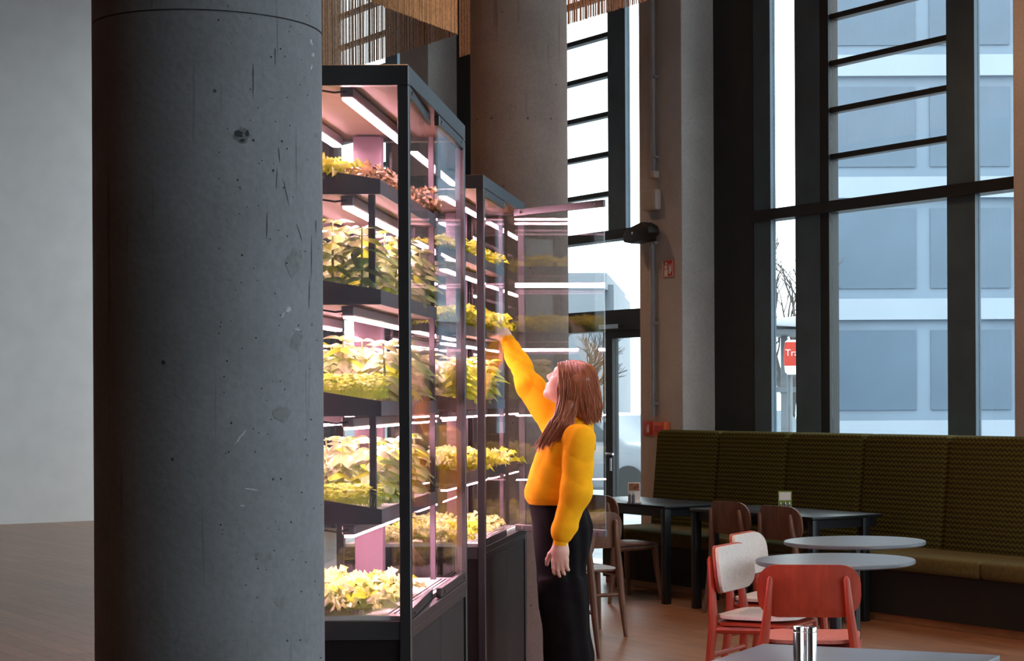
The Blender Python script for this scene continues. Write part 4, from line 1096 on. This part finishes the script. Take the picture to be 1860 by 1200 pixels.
def body_core(p):
    d = ell(p, w3(1030, 840), (.075, .12, .15)); d = smin(d, rcone(p, w3(1032, 840), w3(1022, 960), .065, .07, (1, 1.4, 1)), .05)
    for a, b, r1, r2 in ((SHL, ELL_, .042, .034), (ELL_, CUFL, .034, .024), (SHR, ELR, .042, .034), (ELR, CUFR, .034, .024), (w3(1045, 800), SHL, .045, .045), (w3(1045, 800), SHR, .045, .045)): d = smin(d, rcone(p, a, b, r1, r2), .03)
    for yy in (7.865, 8.04): d = smin(d, smin(rcone(p, (w3(1022, 980)[0], yy, .88), (w3(1028, 0)[0], yy, .48), .072, .05), rcone(p, (w3(1028, 0)[0], yy, .48), (w3(1030, 0)[0], yy, .06), .05, .034), .03), .03)
    return d
more = [grid_mesh(head, HC - .17, HC + np.array((.17, .17, .15)), .0036),
        grid_mesh(hL, w3(1018, 988, 7.73) - np.array((.09, .09, .20)), w3(1018, 988, 7.73) + np.array((.09, .09, .06)), .003),
        grid_mesh(hR, w3(922, 618, 8.31) - np.array((.19, .10, .09)), w3(922, 618, 8.31) + np.array((.09, .19, .21)), .003)]
add_sdf('body', body_core, (-.98, 7.66, 0.02), (-.45, 8.36, 1.80), .016, 'skin', smooth_iter=1, more=more)
for s in (-1, 1):
    e = MB(); e.lathe([(.0001, -.011), (.006, -.009), (.0105, -.003), (.011, 0), (.0105, .003), (.006, .009), (.0001, .011)], 16)
    o = e.build('eye', 'eye_white', woman); o.location = Vector(hl(.083, s * .031, -.008)) - Vector(BASE)
    i_ = e.build('iris', 'eye_dark', woman); i_.scale = (.6, .6, .6); i_.location = Vector(hl(.0885, s * .032, -.006)) - Vector(BASE)
for z, r in ((-.063, (.009, .020, .0055)), (-.074, (.010, .018, .006))):
    V_ = lambda p, z=z, r=r: ell(p, hl(.094 if z > -.07 else .0905, 0, z), r, HR)
    add_sdf('lip', V_, hl(.09, 0, z) - .03, hl(.09, 0, z) + .03, .003, 'lip')

# hair: a shell with strands
def hair_shell(p):
    d = ell(p, hl(-.012, 0, .025), tuple(HS * q for q in (.089, .081, .081)), HR)
    for sgn, yn in ((-1, 7.872), (1, 8.028)):
        d = smin(d, rcone(p, w3(1052, 690, yn), w3(1058, 750, yn - sgn * .0), .030, .026, (1.5, .8, 1)), .03)
    d = smin(d, rcone(p, w3(1062, 695), w3(1074, 750), .044, .028, (.75, 1.4, 1)), .04)
    d = smin(d, rcone(p, w3(1036, 735, 7.850), w3(1012, 782, 7.815), .026, .018, (1, .8, 1)), .02)
    face = ell(p, hl(.085, .0, -.045), (.060, .068, .085), HR)
    return -smin(-d, face, .01)
add_sdf('hair', hair_shell, (-.76, 7.72, w3(0, 820)[2]), (-.42, 8.16, w3(0, 635)[2]), .006, 'hair', smooth_iter=2)
def strands():
    mb = MB(); r = random.Random(4)
    def lerp(a, b, v): return a + (b - a) * v
    def path(ctrl, n=11):
        P = [Vector(ctrl[0])] + [Vector(c) for c in ctrl] + [Vector(ctrl[-1])]; out = []
        seg = len(ctrl) - 1
        for i in range(n):
            u = i / (n - 1) * seg; k = min(int(u), seg - 1); t_ = u - k; a, b, c, d = P[k:k + 4]
            out.append(.5 * ((2 * b) + (c - a) * t_ + (2 * a - 5 * b + 4 * c - d) * t_ ** 2 + (3 * b - a - 3 * c + d) * t_ ** 3))
        return out
    for side in (-1, 1):
        for i in range(560 if side < 0 else 220):
            v = r.random(); j = lambda s: r.gauss(0, s)
            Yn = lambda d_: YC + side * d_
            st = w3(lerp(1017, 1064, v) + j(1.2), lerp(655, 656, v) + 6 * (v - .45) ** 2 * 6 + j(.8), Yn(.012 + r.random() * .02))
            vb = max(0, v - .7) / .3
            m0 = w3(lerp(1015, 1074, v) + j(1.2), lerp(661, 664, v) + j(1), Yn(.058 - .02 * vb + j(.002)))
            m1 = w3(lerp(1014, 1084, v) + j(1.5), lerp(678, 684, v) + j(2), Yn(.088 - .035 * vb + j(.003)))
            m2 = w3(lerp(1016, 1090, v) + j(2), lerp(708, 718, v) + j(3), Yn(.100 - .045 * vb + j(.005)))
            if v < .50 and side < 0:
                w_ = v / .50
                m3 = w3(lerp(1014, 1046, w_) + j(2.5), 745 + j(3), 7.838 + j(.006)); e0 = w3(lerp(994, 1036, w_) + j(3), 778 + j(4), 7.785 + j(.006)); e1 = w3(lerp(974, 1024, w_) + j(4), lerp(816, 790, w_) + j(5), 7.79 + j(.008))
                ctrl = [st, m0, m1, m2, m3, e0, e1]
            else:
                m3 = w3(lerp(1022, 1092, v) + j(2.5), lerp(740, 742, v) + j(2), Yn(.100 - .05 * max(0, v - .7) / .3 + j(.008)))
                e1 = w3(lerp(1036, 1089, v) + j(4), lerp(772, 762, v) + j(4), Yn(.100 - .06 * max(0, v - .7) / .3 + j(.01)))
                ctrl = [st, m0, m1, m2, m3, e1]
            pp = [Vector(q) - Vector(BASE) for q in path(ctrl)]
            n = len(pp); rad = [(.0030 if side < 0 else .0034) * (1 - .75 * (k / (n - 1)) ** 3) for k in range(n)]
            mb.tube(pp, rad, 4, cap=False)
    o = mb.build('hair_strands', 'hair', woman, recalc=False); o['kind'] = 'stuff'
strands()
